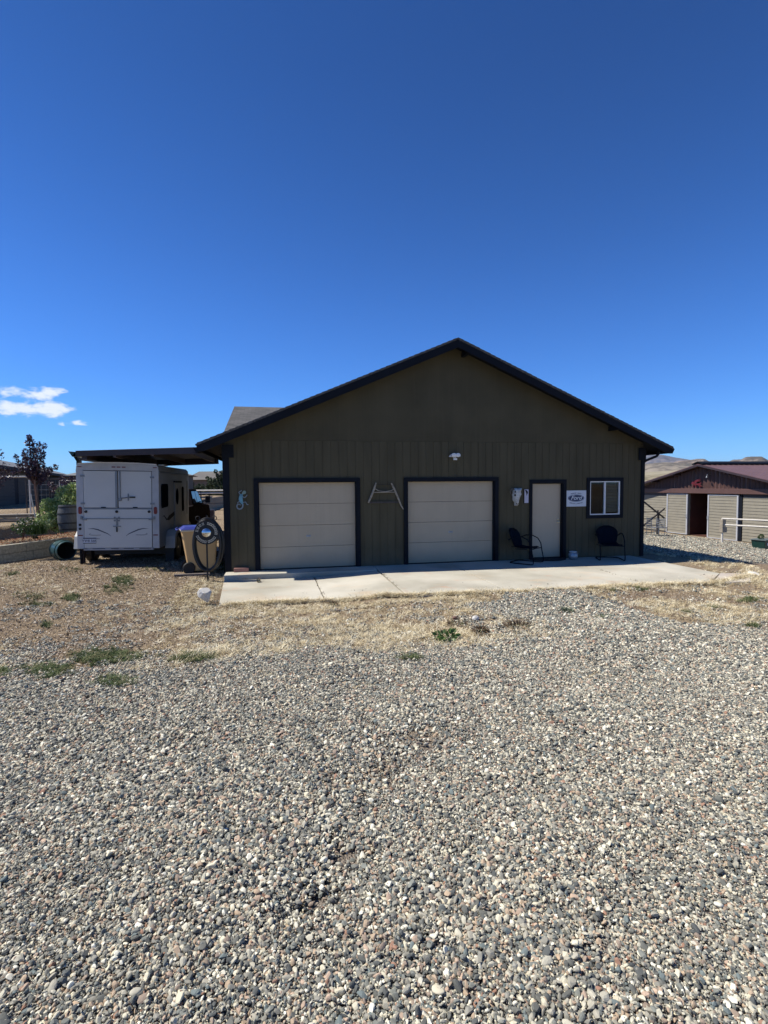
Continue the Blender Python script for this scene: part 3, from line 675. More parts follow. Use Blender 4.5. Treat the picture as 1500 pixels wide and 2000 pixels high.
vs = [(cx_+(x-cx_)*s_, y, cz_+(z-cz_)*(s_*.5+.5 if s_ < 1 else 1)) for s_, y in rings for x, z in pts]; n = len(pts)
fs = [(i*n+k, i*n+(k+1) % n, (i+1)*n+(k+1) % n, (i+1)*n+k) for i in range(len(rings)-1) for k in range(n)]+[tuple((len(rings)-1)*n+k for k in range(n))]
mb.add(vs, fs); mb.build('skull_bone', bone, sk, smooth=True)
for (a, b, r_) in ((265, 580, .022), (270, 440, .016), (435, 655, .016), (335, 745, .017), (400, 740, .018), (330, 930, .010), (390, 930, .010)):
    x, z = Q(a, b); mb = MB(); mb.lathe([(r_, -.10 if b < 900 and a != 435 else -.085), (r_, -.118), (r_*.6, -.124)], 12, (x, 0, z), 'Y', 1, 1.4); mb.build('socket', M['dark'], sk)
mb = MB(); h = [Q(260, 330), Q(180, 320), Q(110, 380), Q(90, 470), Q(115, 560)]; mb.tube([(x, -.05-.01*i, z) for i, (x, z) in enumerate(h)], [.022, .02, .017, .012, .005], 8); mb.build('horn', mat('dark_horn', (.10, .08, .06), .5, .3, 20), sk, smooth=True)
# thermometer plaque
th = thing('thermometer', 'narrow white plaque with a dark bird figure between skull and entry door', 'wall plaque', (0, 0, 0))
x0, z1 = Q(720, 340); x1, z0 = Q(885, 905)
box_mb(x0-.012, x1+.012, -.02, -.003, z0-.012, z1+.012).build('frame', M['navy'], th)
box_mb(x0, x1, -.026, -.0205, z0, z1).build('face', mat('plaque_face', (.50, .48, .56), .5, .05, 5), th)
a = [Q(740, 360), Q(800, 370), Q(850, 420), Q(860, 480), Q(820, 560), Q(795, 600), Q(800, 520), Q(775, 440)]
flat(a[::-1], -.031, -.0265).build('bird_figure', M['dark'], th)
# oval sign
sg = thing('metal_sign', 'white rectangular metal sign with a blue oval script emblem right of the entry door', 'sign', (0, 0, 0))
sx0, sx1, sz0, sz1 = 8.95, 9.555, 1.41, 1.85; sxm, szm = (sx0+sx1)/2, (sz0+sz1)/2
signw = mat('sign_white_enamel', (.60, .63, .66), .4, .04, 4); signb = mat('sign_navy_enamel', (.010, .022, .075), .35, .05, 4)
box_mb(sx0, sx1, -.012, -.004, sz0, sz1).build('plate', signw, sg, bevel=.0035)
el_ = lambda a, b, y0, y1: flat([(sxm+a*cos(t)-.01, szm+.01+b*sin(t)) for t in np.linspace(0, 2*pi, 48, endpoint=False)], y0, y1)
em = el_(.245, .098, -.0155, -.0125).build('oval_emblem', signb, sg)
ring = MB(); ring.tube([(sxm+.226*cos(t)-.01, -.0165, szm+.01+.084*sin(t)) for t in np.linspace(0, 2*pi, 48, endpoint=False)], .0028, 5, closed=True); ring.build('oval_ring', signw, em)
text_obj('script_lettering', 'Ford', .16, signw, em, (sxm-.012, -.0175, szm+.014), shear=.35, ext=.001, sx_=1.05, bold=.0025)
def arc_text(word, r_, cz, a0, a1, size, name, par, m, flip=False, y=-.0135, cx0=None):
    cx0 = sxm-.01 if cx0 is None else cx0; allm = MB()
    n = len(word)
    for i, ch in enumerate(word):
        if ch == ' ': continue
        a_ = a0+(a1-a0)*i/(n-1)
        p = (cx0+r_*sin(a_), y, cz+(r_*cos(a_) if not flip else -r_*cos(a_)))
        o_ = text_obj('t', ch, size, m, None, (0, 0, 0), ext=.0008, bold=.001)
        R_ = Matrix.Translation(p) @ Matrix.Rotation(a_ if not flip else -a_, 4, 'Y')
        mm = o_.data; mm.transform(R_); allm.add([v.co[:] for v in mm.vertices], [tuple(q.vertices) for q in mm.polygons]); bpy.data.objects.remove(o_)
    return allm.build(name, m, par, fix=False)
arc_text('GENUINE PARTS', .62, szm-.475, -.24, .24, .038, 'upper_lettering', sg, signb)
arc_text('SERVICE & REPAIRS', .62, szm+.478, -.31, .31, .038, 'lower_lettering', sg, signb, flip=True)

# ------------------------------------------------------------------ retro metal lawn chairs
navyp = mat('navy_chair_enamel', (.0035, .007, .014), .6, .15, 6, spec=.04)
def chair(loc, rz, label):
    t = thing('lawn_chair', label, 'chair', loc, (0, 0, rz), 'shell-back metal lawn chairs by the door'); t.scale = (1.06,)*3
    # shell back, front faces -Y in local space
    nu, nv = 13, 12; vs, fs = [], []
    for lay in (0, 1):
        for j in range(nv):
            v = j/(nv-1); z = .40+.43*v; wd = .21+.06*sin(pi*min(1, v*1.1)*.5); 
            if v > .55: wd = .27*math.sqrt(max(.02, 1-((v-.55)/.47)**2))
            for i in range(nu):
                u = -1+2*i/(nu-1); x = u*wd; y = .20+.17*v-.055*u*u+.012*cos(u*pi*3)*(v > .1)+lay*.006
                vs.append((x, y, z))
        o0 = lay*nu*nv
        for j in range(nv-1):
            for i in range(nu-1): a_ = o0+j*nu+i; fs.append((a_, a_+1, a_+nu+1, a_+nu))
    mb = MB(); mb.add(vs, fs); mb.build('backrest', navyp, t, smooth=True, fix=False)
    mb = MB(); vs, fs = [], []
    for lay in (0, 1):
        for j in range(9):
            for i in range(9):
                u, v = -1+i/4, j/8; vs.append((u*(.25-.02*v), -.27+.48*v, .40+.02*abs(u)**3-.035*sin(pi*v)+(.0 if v > .1 else -.02)-lay*.006))
        for j in range(8):
            for i in range(8): a_ = lay*81+j*9+i; fs.append((a_, a_+1, a_+10, a_+9))
    mb.add(vs, fs); mb.build('seat', navyp, t, smooth=True, fix=False)
    for s_ in (-1, 1):
        mb = MB(); x = s_*.285
        mb.tube([(s_*.22, .30, .56), (x, .22, .60), (x, .08, .655), (x, -.08, .66), (x, -.22, .60), (x, -.30, .48), (x, -.33, .30), (x, -.37, .10), (x, -.36, .03), (x, -.30, .013), (x, -.1, .013), (x, .12, .013), (x*.9, .24, .013)], .0125, 8)
        mb.build('arm_and_leg', navyp, t, smooth=True)
    mb = MB(); mb.tube([(-.256, .24, .013), (-.15, .28, .013), (.15, .28, .013), (.256, .24, .013)], .0125, 8); mb.build('rear_runner', navyp, t, smooth=True)
    mb = MB(); mb.tube([(-.285, -.32, .37), (0, -.30, .375), (.285, -.32, .37)], .011, 8); mb.tube([(-.27, .1, .36), (-.27, -.2, .365)], .009, 6); mb.tube([(.27, .1, .36), (.27, -.2, .365)], .009, 6); mb.tube([(-.22, .22, .40), (.22, .22, .40)], .009, 6); mb.build('seat_frame', navyp, t, smooth=True)
chair((7.46, -.50, .001), radians(38), 'dark blue shell-back metal lawn chair facing right, left of the entry door')
chair((9.93, -.50, .001), radians(-22), 'dark shell-back metal lawn chair facing out beneath the window')

# ------------------------------------------------------------------ carport
cp = thing('carport', 'flat dark brown metal carport roof attached to the left eave over the trailer', 'carport', (0, 0, 0))
CX0, CX1, CY0, CY1 = -3.52, -.72, 1.0, 5.3
zc = lambda x, y=0: 3.03+(x-CX1)*.038
mb = MB(); mb.hexa([(CX0, CY0-.02, zc(CX0)-.125), (CX1, CY0-.02, zc(CX1)-.155), (CX1, CY0+.03, zc(CX1)-.155), (CX0, CY0+.03, zc(CX0)-.125)], [(CX0, CY0-.02, zc(CX0)), (CX1, CY0-.02, zc(CX1)), (CX1, CY0+.03, zc(CX1)), (CX0, CY0+.03, zc(CX0))])
mb.build('front_fascia', M['maroon'], cp)
mb = MB(); n = 14
mb.hexa([(CX0, CY0+.031, zc(CX0)-.03), (CX1, CY0+.031, zc(CX1)-.03), (CX1, CY1, zc(CX1)-.03), (CX0, CY1, zc(CX0)-.03)], [(CX0, CY0-.03, zc(CX0)+.008), (CX1, CY0-.03, zc(CX1)+.008), (CX1, CY1, zc(CX1)+.008), (CX0, CY1, zc(CX0)+.008)])
for i in range(n):
    x = CX0+(CX1-CX0)*(i+.5)/n; mb.bar((x, CY0+.3, zc(x)+.016), (x, CY1, zc(x)+.016), .03, .02)
mb.build('roof_panel', mat('carport_roof_metal', (.25, .24, .24), .45, .1, 3), cp)
for x in (CX0+.85, CX0+1.72, CX1-.14):
    mb = MB(); mb.bar((x, CY0+.032, zc(x)-.105), (x, CY1-.07, zc(x)-.105), .06, .145); mb.build('purlin', mat('carport_purlin_lit_brown', (.10, .075, .068), .5, .1, 3), cp)  # frame brown lightened to paint the light caught by these bars
mb = MB(); mb.bar((CX0, CY1-.03, zc(CX0)-.13), (CX1, CY1-.03, zc(CX1)-.13), .06, .2); mb.build('rear_beam', M['maroon'], cp)
mb = MB(); mb.bar((CX0-.42, CY0+1.25, 2.82), (CX0-.42, CY1-.1, 2.82), .09, .09); mb.bar((CX0+.16, CY0+.05, 2.80), (CX0+.16, CY1-.1, 2.80), .11, .16); mb.build('side_beam', M['maroon'], cp)
for y in (CY0+1.35, CY1-.2):
    mb = MB(); mb.box(CX0-.47, CX0-.37, y-.05, y+.05, -.1, 2.88); mb.build('post', M['maroon'], cp)
mb = MB(); P_ = [(0, 0), (.008, 0), (.008, -.09), (-.07, -.10), (-.10, -.05), (-.14, .01), (-.155, .012), (-.11, -.055), (-.075, -.115), (0, -.10)]
mb.prism([(CX0-.002+a, zc(CX0)-.02+b) for a, b in P_][::-1], CY0-.03, CY1); mb.prism([(CX0-.002+a, zc(CX0)-.02+b) for a, b in ((0, 0), (0, -.1), (-.075, -.115), (-.11, -.055), (-.155, .012))], CY0-.03, CY0-.022); mb.build('gutter', M['green'], cp)
mb = MB(); mb.tube([(CX0-.08, CY0+.1, zc(CX0)-.10), (CX0-.08, CY0+.12, 2.82), (CX0-.10, CY0+.35, 2.72), (CX0-.30, CY0+1.1, 2.60), (CX0-.42, CY0+1.24, 2.4), (CX0-.42, CY0+1.24, 0)], .032, 8); mb.build('downspout', M['navy'], cp, smooth=True)

# ------------------------------------------------------------------ horse trailer
tw = mat('trailer_white_paint', (.53, .53, .49), .4, .05, 1.2, spec=.3); talu = mat('trailer_aluminium', (.20, .21, .22), .38, .12, 6, metal=.5)
tred = mat('tail_light_red', (.16, .008, .01), .25, .1, 9); tgrey = mat('trailer_grey_decal', (.07, .075, .09), .5, .25, 20); tglass = mat('tinted_glass', (.010, .011, .013), .6, .1, 3, spec=.0)
tside = mat('trailer_side_off_white', (.42, .41, .37), .5, .10, 1.5, col2=(.55, .54, .51), spec=.3)  # duller off-white than the rear doors, mottled at random
tr = thing('horse_trailer', 'white two-horse trailer seen from behind with rear ramp and upper doors', 'trailer', (-2.80, 1.55, 0.0), (0, .018, -.04))
HW, TL, TB, TT = .985, 3.75, .47, 2.62
# body shell with rounded top corners and tapering nose
prof = [(-HW, TB), (-HW, TT-.14), (-HW+.012, TT-.035), (-HW+.05, TT), (-.5, TT+.028), (0, TT+.036), (.5, TT+.028), (HW-.05, TT), (HW-.012, TT-.035), (HW, TT-.14), (HW, TB)]
mb = MB(); secs = [(.0, 1, 1), (3.3, 1, 1), (3.75, .93, .99), (4.15, .72, .95), (4.4, .45, .86), (4.45, .30, .7)]
vs = []
for y, sc_, hz in secs:
    for x, z in prof: vs.append((x*sc_, y, TB+(z-TB)*hz))
n = len(prof); fs = []
for i in range(len(secs)-1):
    for k in range(n): fs.append((i*n+k, i*n+(k+1) % n, (i+1)*n+(k+1) % n, (i+1)*n+k))
fs += [tuple(range(n-1, -1, -1)), tuple((len(secs)-1)*n+k for k in range(n))]
mb.add(vs, fs); mb.build('body', tside, tr, smooth=True)
# rear frame: posts and header, proud of the body
mb = MB(); mb.box(-HW, -HW+.165, -.03, -.002, TB, TT-.15); mb.box(HW-.165, HW, -.03, -.002, TB, TT-.15)
mb.prism([(-HW, TT-.149), (HW, TT-.149), (HW-.012, TT-.035), (HW-.05, TT), (.5, TT+.028), (0, TT+.036), (-.5, TT+.028), (-HW+.05, TT), (-HW+.012, TT-.035)], -.03, -.002)
mb.build('rear_frame', mat('trailer_frame_paint', (.42, .42, .41), .45, .1, 4), tr, bevel=.004)
mb = MB(); P_ = [(-HW+.05, TT+.003), (-.5, TT+.031), (0, TT+.039), (.5, TT+.031), (HW-.05, TT+.003)]
for a, b in zip(P_[:-1], P_[1:]): mb.hexa([(a[0], -.045, a[1]), (b[0], -.045, b[1]), (b[0], .03, b[1]), (a[0], .03, a[1])], [(a[0], -.045, a[1]+.022), (b[0], -.045, b[1]+.022), (b[0], .03, b[1]+.022), (a[0], .03, a[1]+.022)])
mb.build('roof_edge_sun_strip', M['white'], tr)  # white strip paints the sunlit line along the roof edge
dx = HW-.175
box_mb(-dx-.015, dx+.015, -.0115, -.004, .48, TT-.152).build('seam_shade_panel', M['black'], tr)  # black panel behind the doors paints their seams dark
up = []
for s_ in (-1, 1):
    a, b = (-dx, -.012) if s_ < 0 else (.012, dx)
    u = box_mb(a, b, -.042, -.012, 1.52, TT-.165).build('upper_door', tw, tr, bevel=.006)
    if s_ < 0:
        [box_mb(a-.07, a+.03, -.052, -.0425, z, z+.05).build('hinge', talu, u) for z in (2.30, 1.60)]
    else:
        [box_mb(b-.03, b+.07, -.052, -.0425, z, z+.05).build('hinge', talu, u) for z in (2.28, 1.60)]
        mb = MB(); mb.tube([(.055, -.06, TT-.17), (.055, -.06, 1.76)], .016, 8); mb.tube([(.055, -.06, 1.76), (.30, -.06, 1.79)], .014, 6); mb.lathe([(.045, -.045), (.045, -.07), (.02, -.075)], 12, (.055, 0, 1.73), 'Y'); mb.box(.24, .26, -.07, -.0425, 1.70, 1.88); mb.build('lock_rod', talu, u)
        mb = MB(); mb.tube([(.30, -.062, 1.79), (.42, -.062, 1.79)], .018, 8); mb.build('handle_grip', M['black'], u)
mb = MB(); mb.box(-.06, -.015, -.05, -.0425, 1.53, TT-.17); mb.build('centre_strip', talu, tr)
rp = box_mb(-dx, dx, -.045, -.012, .49, 1.505).build('ramp', tw, tr, bevel=.006)
mb = MB(); mb.box(-dx, dx, -.052, -.0455, 1.475, 1.50); mb.box(-dx, dx, -.058, -.0455, 1.225, 1.25); mb.build('ramp_rail', talu, rp)
for x in (-.40, .36): box_mb(x, x+.11, -.06, -.0425, 1.515, 1.54).build('latch', M['black'], tr)
for x in (-dx+.05, -.03, dx-.06):
    mb = MB(); mb.lathe([(.034, -.046), (.034, -.075), (.025, -.08)], 12, (x, 0, 1.42), 'Y'); mb.build('rubber_bumper', M['black'], rp)
mb = MB()
for x in (-.08, .02):
    for z in (1.19, 1.27): mb.lathe([(.022, -.058), (.022, -.075)], 8, (x, 0, z), 'Y')
mb.box(-.05, -.01, -.066, -.0455, 1.06, 1.26); mb.box(-.12, .06, -.072, -.06, 1.03, 1.055); mb.build('ramp_latch', talu, rp)
mb = MB(); mb.tube([(-.03, -.07, 1.03), (-.03, -.07, .90)], .017, 8); mb.build('latch_grip', M['black'], rp)
for s_ in (-1, 1):
    mb = MB(); mb.box(s_*(dx-.02)-.05, s_*(dx-.02)+.05, -.075, -.055, 1.20, 1.25); mb.box(s_*(dx+.06)-.02, s_*(dx+.06)+.02, -.07, -.031, 1.22, 1.30); mb.build('ramp_catch', talu, rp)
    xc = s_*(HW-.085)
    mb = MB(); mb.prism([(xc+.042*cos(t), 1.45+(.055 if sin(t) > 0 else -.055)+.04*sin(t)) for t in np.linspace(0, 2*pi, 20, endpoint=False)], -.048, -.031); mb.build('tail_light', tred, tr, bevel=.004)
    box_mb(xc-.06, xc+.05, -.036, -.031, .80, .825).build('reflector', tred, tr)
    box_mb(xc-.05, xc+.05, -.038, -.031, TT-.075, TT-.055).build('marker_light', tred, tr)
for x in (-.14, -.02, .1): box_mb(x, x+.09, -.038, -.031, TT-.075, TT-.05).build('marker_light', tred, tr)
mb = MB()
for z in (1.08, .98): mb.lathe([(.034, -.031), (.034, -.04)], 12, (-HW+.075, 0, z), 'Y')
mb.build('round_port', M['black'], tr)
# swoosh decals and lettering strokes
def swoosh(s_):
    P0 = [(-.72, .98), (-.60, .985), (-.48, .955), (-.36, .90), (-.25, .85), (-.18, .79)]
    mb = MB(); wd = [.004, .022, .034, .030, .022, .008]
    for i in range(5):
        (a, b), (c, d_) = P0[i], P0[i+1]; a, c = -s_*a, -s_*c
        mb.hexa([(a, -.0465, b-wd[i]/2), (c, -.0465, d_-wd[i+1]/2), (c, -.0452, d_-wd[i+1]/2), (a, -.0452, b-wd[i]/2)], [(a, -.0465, b+wd[i]/2), (c, -.0465, d_+wd[i+1]/2), (c, -.0452, d_+wd[i+1]/2), (a, -.0452, b+wd[i]/2)])
    mb.tube([(-s_*(-.66), -.046, .86), (-s_*(-.70), -.046, .84), (-s_*(-.66), -.046, .82), (-s_*(-.55), -.046, .815), (-s_*(-.42), -.046, .82)], .005, 4)
    return mb.build('swoosh_decal', tgrey, rp)
swoosh(1); swoosh(-1)
mb = MB()
for i in range(9): x = -.68+i*.026; mb.box(x, x+.016, -.0462, -.0452, .715+.004*(i % 2), .735+.01*((i*7) % 3 == 0))
mb.build('small_lettering', tgrey, rp)
pl = box_mb(-.845, -.53, -.052, -.0455, .605, .755).build('licence_plate', mat('plate_face', (.50, .52, .56), .4, .05, 6), rp, bevel=.003)
box_mb(-.84, -.535, -.0535, -.0522, .725, .752).build('plate_band', tgrey, rp); box_mb(-.84, -.535, -.0535, -.0522, .607, .622).build('plate_edge', M['navy'], rp)
text_obj('plate_number', 'YW8 56K', .088, M['navy'], rp, (-.69, -.0535, .672), ext=.001, sx_=.95)
mb = MB(); mb.box(-dx-.02, dx+.03, -.05, .02, .43, .485); mb.build('bumper_sill', mat('bumper_sill_paint', (.33, .34, .35), .5, .15, 3), tr)
mb = MB()
for i, x in enumerate((-.86, -.62, -.18, .12, .5)): mb.box(x, x+(.12, .30, .18, .24, .28)[i], -.056, -.0505, .462, .475)
mb.build('sill_slot', M['black'], tr)
# right flank: window, door with oval window, graphic, fender, wheels, top trim
mb = MB(); mb.prism([(.22, 1.50), (.80, 1.52), (.86, 1.58), (.86, 2.08), (.80, 2.14), (.24, 2.14), (.18, 2.08), (.17, 1.58)], HW+.001, HW+.012, axis='X'); mb.build('side_window', tglass, tr)
sdr = MB(); sdr.box(HW+.001, HW+.02, 1.55, 2.25, .75, 2.18); sdr = sdr.build('side_door', tside, tr, bevel=.006)
mb = MB(); mb.prism([(1.82+.14*cos(t), 1.78+.24*sin(t)) for t in np.linspace(0, 2*pi, 20, endpoint=False)], HW+.021, HW+.03, axis='X'); mb.build('oval_window', tglass, sdr)
mb = MB(); mb.box(HW+.001, HW+.04, 1.48, 2.35, 2.19, 2.23); mb.build('door_awning', M['navy'], tr)
mb = MB(); mb.prism([(2.6+.12*cos(t), 1.75+(.22 if sin(t) > 0 else -.35)+.10*sin(t)) for t in np.linspace(0, 2*pi, 20, endpoint=False)], HW+.001, HW+.012, axis='X'); mb.build('narrow_window', tglass, tr)
mb = MB(); mb.tube([(HW+.05, 2.95, 1.2), (HW+.06, 2.95, 2.25)], .012, 6); mb.build('grab_rail', talu, tr)
mb = MB(); mb.prism([(.70, 1.16), (.95, 1.13), (2.3, 1.38), (2.3, 1.46), (.95, 1.26)], HW+.001, HW+.004, axis='X'); mb.prism([(.30, 1.27), (.45, 1.30), (.75, 1.17), (.70, 1.14), (.45, 1.27)], HW+.001, HW+.004, axis='X'); mb.build('side_graphic', M['navy'], tr)
[box_mb(a, b, .0, 3.4, TT-.19, TT-.15).build('roof_gutter_trim', talu, tr) for a, b in ((HW-.02, HW+.015), (-HW-.015, -HW+.02))]
mb = MB(); mb.box(.88, 1.02, .35, .75, TT+.0, TT+.035); mb.build('roof_vent', M['white'], tr, bevel=.01)
for s_ in (-1, 1):
    mb = MB(); x0_, x1_ = (HW-.01, HW+.24) if s_ > 0 else (-HW-.33, -HW+.01)
    A = [(.55, .40), (.62, .72), (.80, .88), (1.6, .90), (2.5, .90), (2.72, .74), (2.80, .42)]; inn = [(2.62, .42), (2.56, .66), (2.42, .78), (.92, .78), (.76, .66), (.70, .42)]
    mb.prism(A+inn, x0_, x1_, axis='X'); mb.build('fender', tside if s_ > 0 else tw, tr)  # left fender gets the lighter white for the sun falling on it
    for y in (1.15, 2.05):
        mb = MB(); xc = s_*(HW+.09); mb.lathe([(.20, -.1), (.31, -.105), (.345, -.08), (.35, 0), (.345, .08), (.31, .105), (.20, .1)], 24, (xc, y, .34), 'X'); wh = mb.build('wheel', M['black'], tr, smooth=True)
        mb = MB(); mb.lathe([(.20, -.09), (.21, .06), (.10, .085), (.06, .10)], 18, (xc, y, .34), 'X'); mb.build('rim', M['chrome'], wh, smooth=True)
mb = MB(); mb.bar((-.4, 3.9, .45), (0, 5.55, .48), .07, .1); mb.bar((.4, 3.9, .45), (0, 5.55, .48), .07, .1); mb.build('tongue', talu, tr)
mb = MB(); mb.box(-HW+.05, HW-.05, .9, 4.1, .20, .46); mb.build('floor_frame_shade_block', M['black'], tr)  # floor frame hung low and black to deepen the shade beneath
for s_ in (1,): mb = MB(); mb.box(min(s_*(HW-.02), s_*(HW+.2)), max(s_*(HW-.02), s_*(HW+.2)), .62, .64, .03, .45); mb.build('shade_flap', M['black'], tr)  # black flap added to keep the space beneath the trailer dark

# ------------------------------------------------------------------ pickup truck in front of the trailer
tk = thing('pickup_truck', 'dark pickup truck hitched ahead of the horse trailer, half hidden by it', 'truck', (-3.05, 6.2, 0.0), (0, 0, -.02))
tp = mat('truck_dark_streaked_paint', (.020, .016, .015), .5, .25, 2.5, spec=.0, stretch=(1, 3, .4))  # near-black colour with faint upright streaks
hw = .98
mb = MB(); P_ = [(0, .5), (0, 1.28), (1.95, 1.30), (2.02, 1.34), (4.35, 1.30), (5.7, 1.22), (5.95, 1.0), (6.0, .5), (5.55, .42), (5.45, .75), (5.1, .88), (4.75, .75), (4.65, .42), (1.55, .42), (1.45, .75), (1.1, .88), (.75, .75), (.65, .42)]
mb.prism(P_, -hw, hw, axis='X'); mb.build('body', tp, tk, bevel=.02)
mb = MB(); lo = [(1.98, 1.33), (4.45, 1.31)]; b0, b1 = hw-.02, hw-.17
mb.hexa([(-b0, 2.0, 1.325), (b0, 2.0, 1.325), (b0, 4.5, 1.305), (-b0, 4.5, 1.305)], [(-b1, 2.28, 1.95), (b1, 2.28, 1.95), (b1, 3.55, 1.95), (-b1, 3.55, 1.95)]); mb.build('cab', tp, tk, bevel=.03)
gl = glass('truck_glass', (.03, .05, .08), .02)
for s_ in (-1, 1):
    def sp(y, z): t_ = (z-1.31)/.64; return (s_*(b0+(b1-b0)*t_+.012), y, z)
    for (ya, yb, yc, yd) in ((2.22, 2.95, 3.0, 2.36), (3.06, 4.12, 3.58, 3.06)):
        q_ = [sp(ya, 1.38), sp(yb, 1.38), sp(yc, 1.86), sp(yd, 1.86)]; mb = MB(); mb.add(q_+[(x-s_*.01, y, z) for x, y, z in q_], [(0, 1, 2, 3), (7, 6, 5, 4), (0, 4, 5, 1), (1, 5, 6, 2), (2, 6, 7, 3), (3, 7, 4, 0)]); mb.build('side_glass', gl, tk)
    mb = MB(); mb.bar((s_*(hw-.02), 3.85, 1.42), (s_*(hw+.20), 3.85, 1.45), .05, .05); mr_ = mb.build('mirror_arm', M['black'], tk)
    mb = MB(); mb.box(min(s_*(hw+.14), s_*(hw+.34)), max(s_*(hw+.14), s_*(hw+.34)), 3.80, 3.92, 1.36, 1.66); mb.build('mirror', M['black'], tk, bevel=.03)
    for y in (1.1, 5.1):
        mb = MB(); xc = s_*(hw-.12); mb.lathe([(.24, -.12), (.36, -.12), (.39, -.08), (.395, .08), (.36, .125), (.24, .12)], 24, (xc, y, .39), 'X'); wh = mb.build('wheel', M['black'], tk, smooth=True)
        mb = MB(); mb.lathe([(.22, -.1), (.23, .10), (.08, .13)], 18, (xc, y, .39), 'X'); mb.build('rim', M['chrome'], wh, smooth=True)
    mb = MB(); x_ = s_*(hw-.09); mb.box(x_-.07, x_+.07, -.012, -.001, .95, 1.25); mb.build('tail_light', tred, tk)
mb = MB(); mb.box(-.95, .95, -.14, -.02, .48, .62); mb.build('rear_bumper', M['chrome'], tk, bevel=.02)

# ------------------------------------------------------------------ bin, hose stand and bits beside the corner
bn = thing('wheeled_bin', 'tan wheeled refuse bin with a blue lid beside the trailer', 'bin', (-.66, .52, g1(-.66, .52)+.0), (0, 0, radians(14)))
def taper(x0, x1, y0, y1, z0, X0, X1, Y0, Y1, z1): m_ = MB(); m_.hexa([(x0, y0, z0), (x1, y0, z0), (x1, y1, z0), (x0, y1, z0)], [(X0, Y0, z1), (X1, Y0, z1), (X1, Y1, z1), (X0, Y1, z1)]); return m_
mb = taper(-.27, .30, -.24, .24, .05, -.40, .37, -.33, .33, 1.0); mb.build('bin_body', M['tanplastic'], bn, bevel=.03)
mb = taper(-.42, .40, -.35, .35, .965, -.43, .41, -.36, .36, 1.005); mb.build('bin_rim', mat('bin_rim_plastic', (.62, .55, .42), .5, .05, 3), bn, bevel=.01)
mb = taper(-.43, .42, -.365, .365, 1.008, -.33, .34, -.28, .28, 1.075); mb.tube([(-.45, -.25, 1.03), (-.50, -.22, 1.0), (-.50, .22, 1.0), (-.45, .25, 1.03)], .015, 6); mb.build('lid', M['blue'], bn, bevel=.012)
for y in (-.27, .27):
    mb = MB(); mb.lathe([(.05, -.025), (.12, -.03), (.135, -.015), (.135, .015), (.12, .03), (.05, .025)], 20, (-.27, y, .135), 'Y'); mb.build('wheel', M['black'], bn, smooth=True)
bd = thing('old_board', 'old grey board lying in the dirt in front of the bin', 'board', (-.72, -.12, g1(-.72, -.12)+.02), (0, .02, .12))
bn.scale = (1.06,)*3
box_mb(-.42, .36, -.06, .06, -.01, .03).build('plank', mat('old_grey_board', (.12, .10, .09), .9, .3, 8, .003), bd)

hs_ = thing('hose_stand', 'black post hose stand with round lettered badge and chrome hub', 'hose stand', (-.34, -.60, g1(-.34, -.6)))
hs_.scale = (1.05,)*3
ZB = 1.05
mb = MB(); mb.tube([(0, 0, 0), (0, 0, ZB-.2)], .018, 8); mb.tube([(0, 0, .12), (-.13, -.02, -.02)], .008, 6); mb.tube([(0, 0, .12), (.02, .14, -.02)], .008, 6); mb.tube([(-.16, -.02, .0), (.16, -.02, .0)], .012, 6); mb.build('post', M['black'], hs_, smooth=True)
mb = MB(); n = 40; vs = []
for y in (-.012, .012):
    for r_ in (.135, .255):
        for k in range(n): t = 2*pi*k/n; vs.append((r_*cos(t), y, ZB+r_*sin(t)))
fs = []
for k in range(n):
    j = (k+1) % n; fs += [(k, j, n+j, n+k), (2*n+k, 3*n+k, 3*n+j, 2*n+j), (k, 2*n+k, 2*n+j, j), (n+k, n+j, 3*n+j, 3*n+k)]
mb.add(vs, fs)
bdg = mb.build('badge_ring', M['black'], hs_)
mb = MB(); mb.lathe([(.14, -.005), (.14, -.014)], 28, (0, 0, ZB), 'Y'); mb.build('badge_plate', M['black'], hs_)
mb = MB(); mb.lathe([(.105, -.015)]+[(.105*cos(t), -.015-.06*sin(t)) for t in np.linspace(.1, 1.5, 7)], 24, (0, 0, ZB), 'Y'); mb.build('hub', M['chrome'], hs_, smooth=True)
cream = mat('cream_letter_enamel', (.62, .58, .46), .5, .1, 10)
mb = MB()
for a_ in list(np.linspace(-2.75, -1.72, 5))+list(np.linspace(-1.35, -.62, 4))+list(np.linspace(-.15, 1.35, 7))+list(np.linspace(1.9, 2.9, 4)):
    r_ = .198; cx_, cz_ = r_*cos(a_), ZB+r_*sin(a_); R_ = Matrix.Rotation(a_, 3, 'Y').inverted()
    for (u, v, du, dv) in ((0, 0, .008, .058), (.022, .02, .026, .010), (.022, -.02, .026, .010), (.03, 0, .008, .04)):
        qs = []
        for (p, q) in ((-1, -1), (1, -1), (1, 1), (-1, 1)):
            tu, rv = u+p*du/2-.012, v+q*dv/2; x = cx_+rv*cos(a_)-tu*sin(a_); z = cz_+rv*sin(a_)+tu*cos(a_); qs.append((x, z))
        mb.hexa([(x, -.016, z) for x, z in qs], [(x, -.0125, z) for x, z in qs])
mb.build('badge_lettering', cream, bdg)
for s_ in (-1, 1):
    mb = MB(); mb.tube([(s_*.17+.045*cos(t), .0, ZB+.31+.045*sin(t)) for t in np.linspace(0, 2*pi, 14, endpoint=False)], .009, 6, closed=True); mb.tube([(s_*.17, 0, ZB+.27), (s_*.15, 0, ZB+.2)], .01, 6); mb.build('hook_ring', M['black'], hs_, smooth=True)
ho = thing('garden_hose', 'thick black garden hose looped in a tall oval over the hose stand', 'hose', (-.34, -.60, g1(-.34, -.6)))
ho.scale = (1.05,)*3
mb = MB(); pts = []
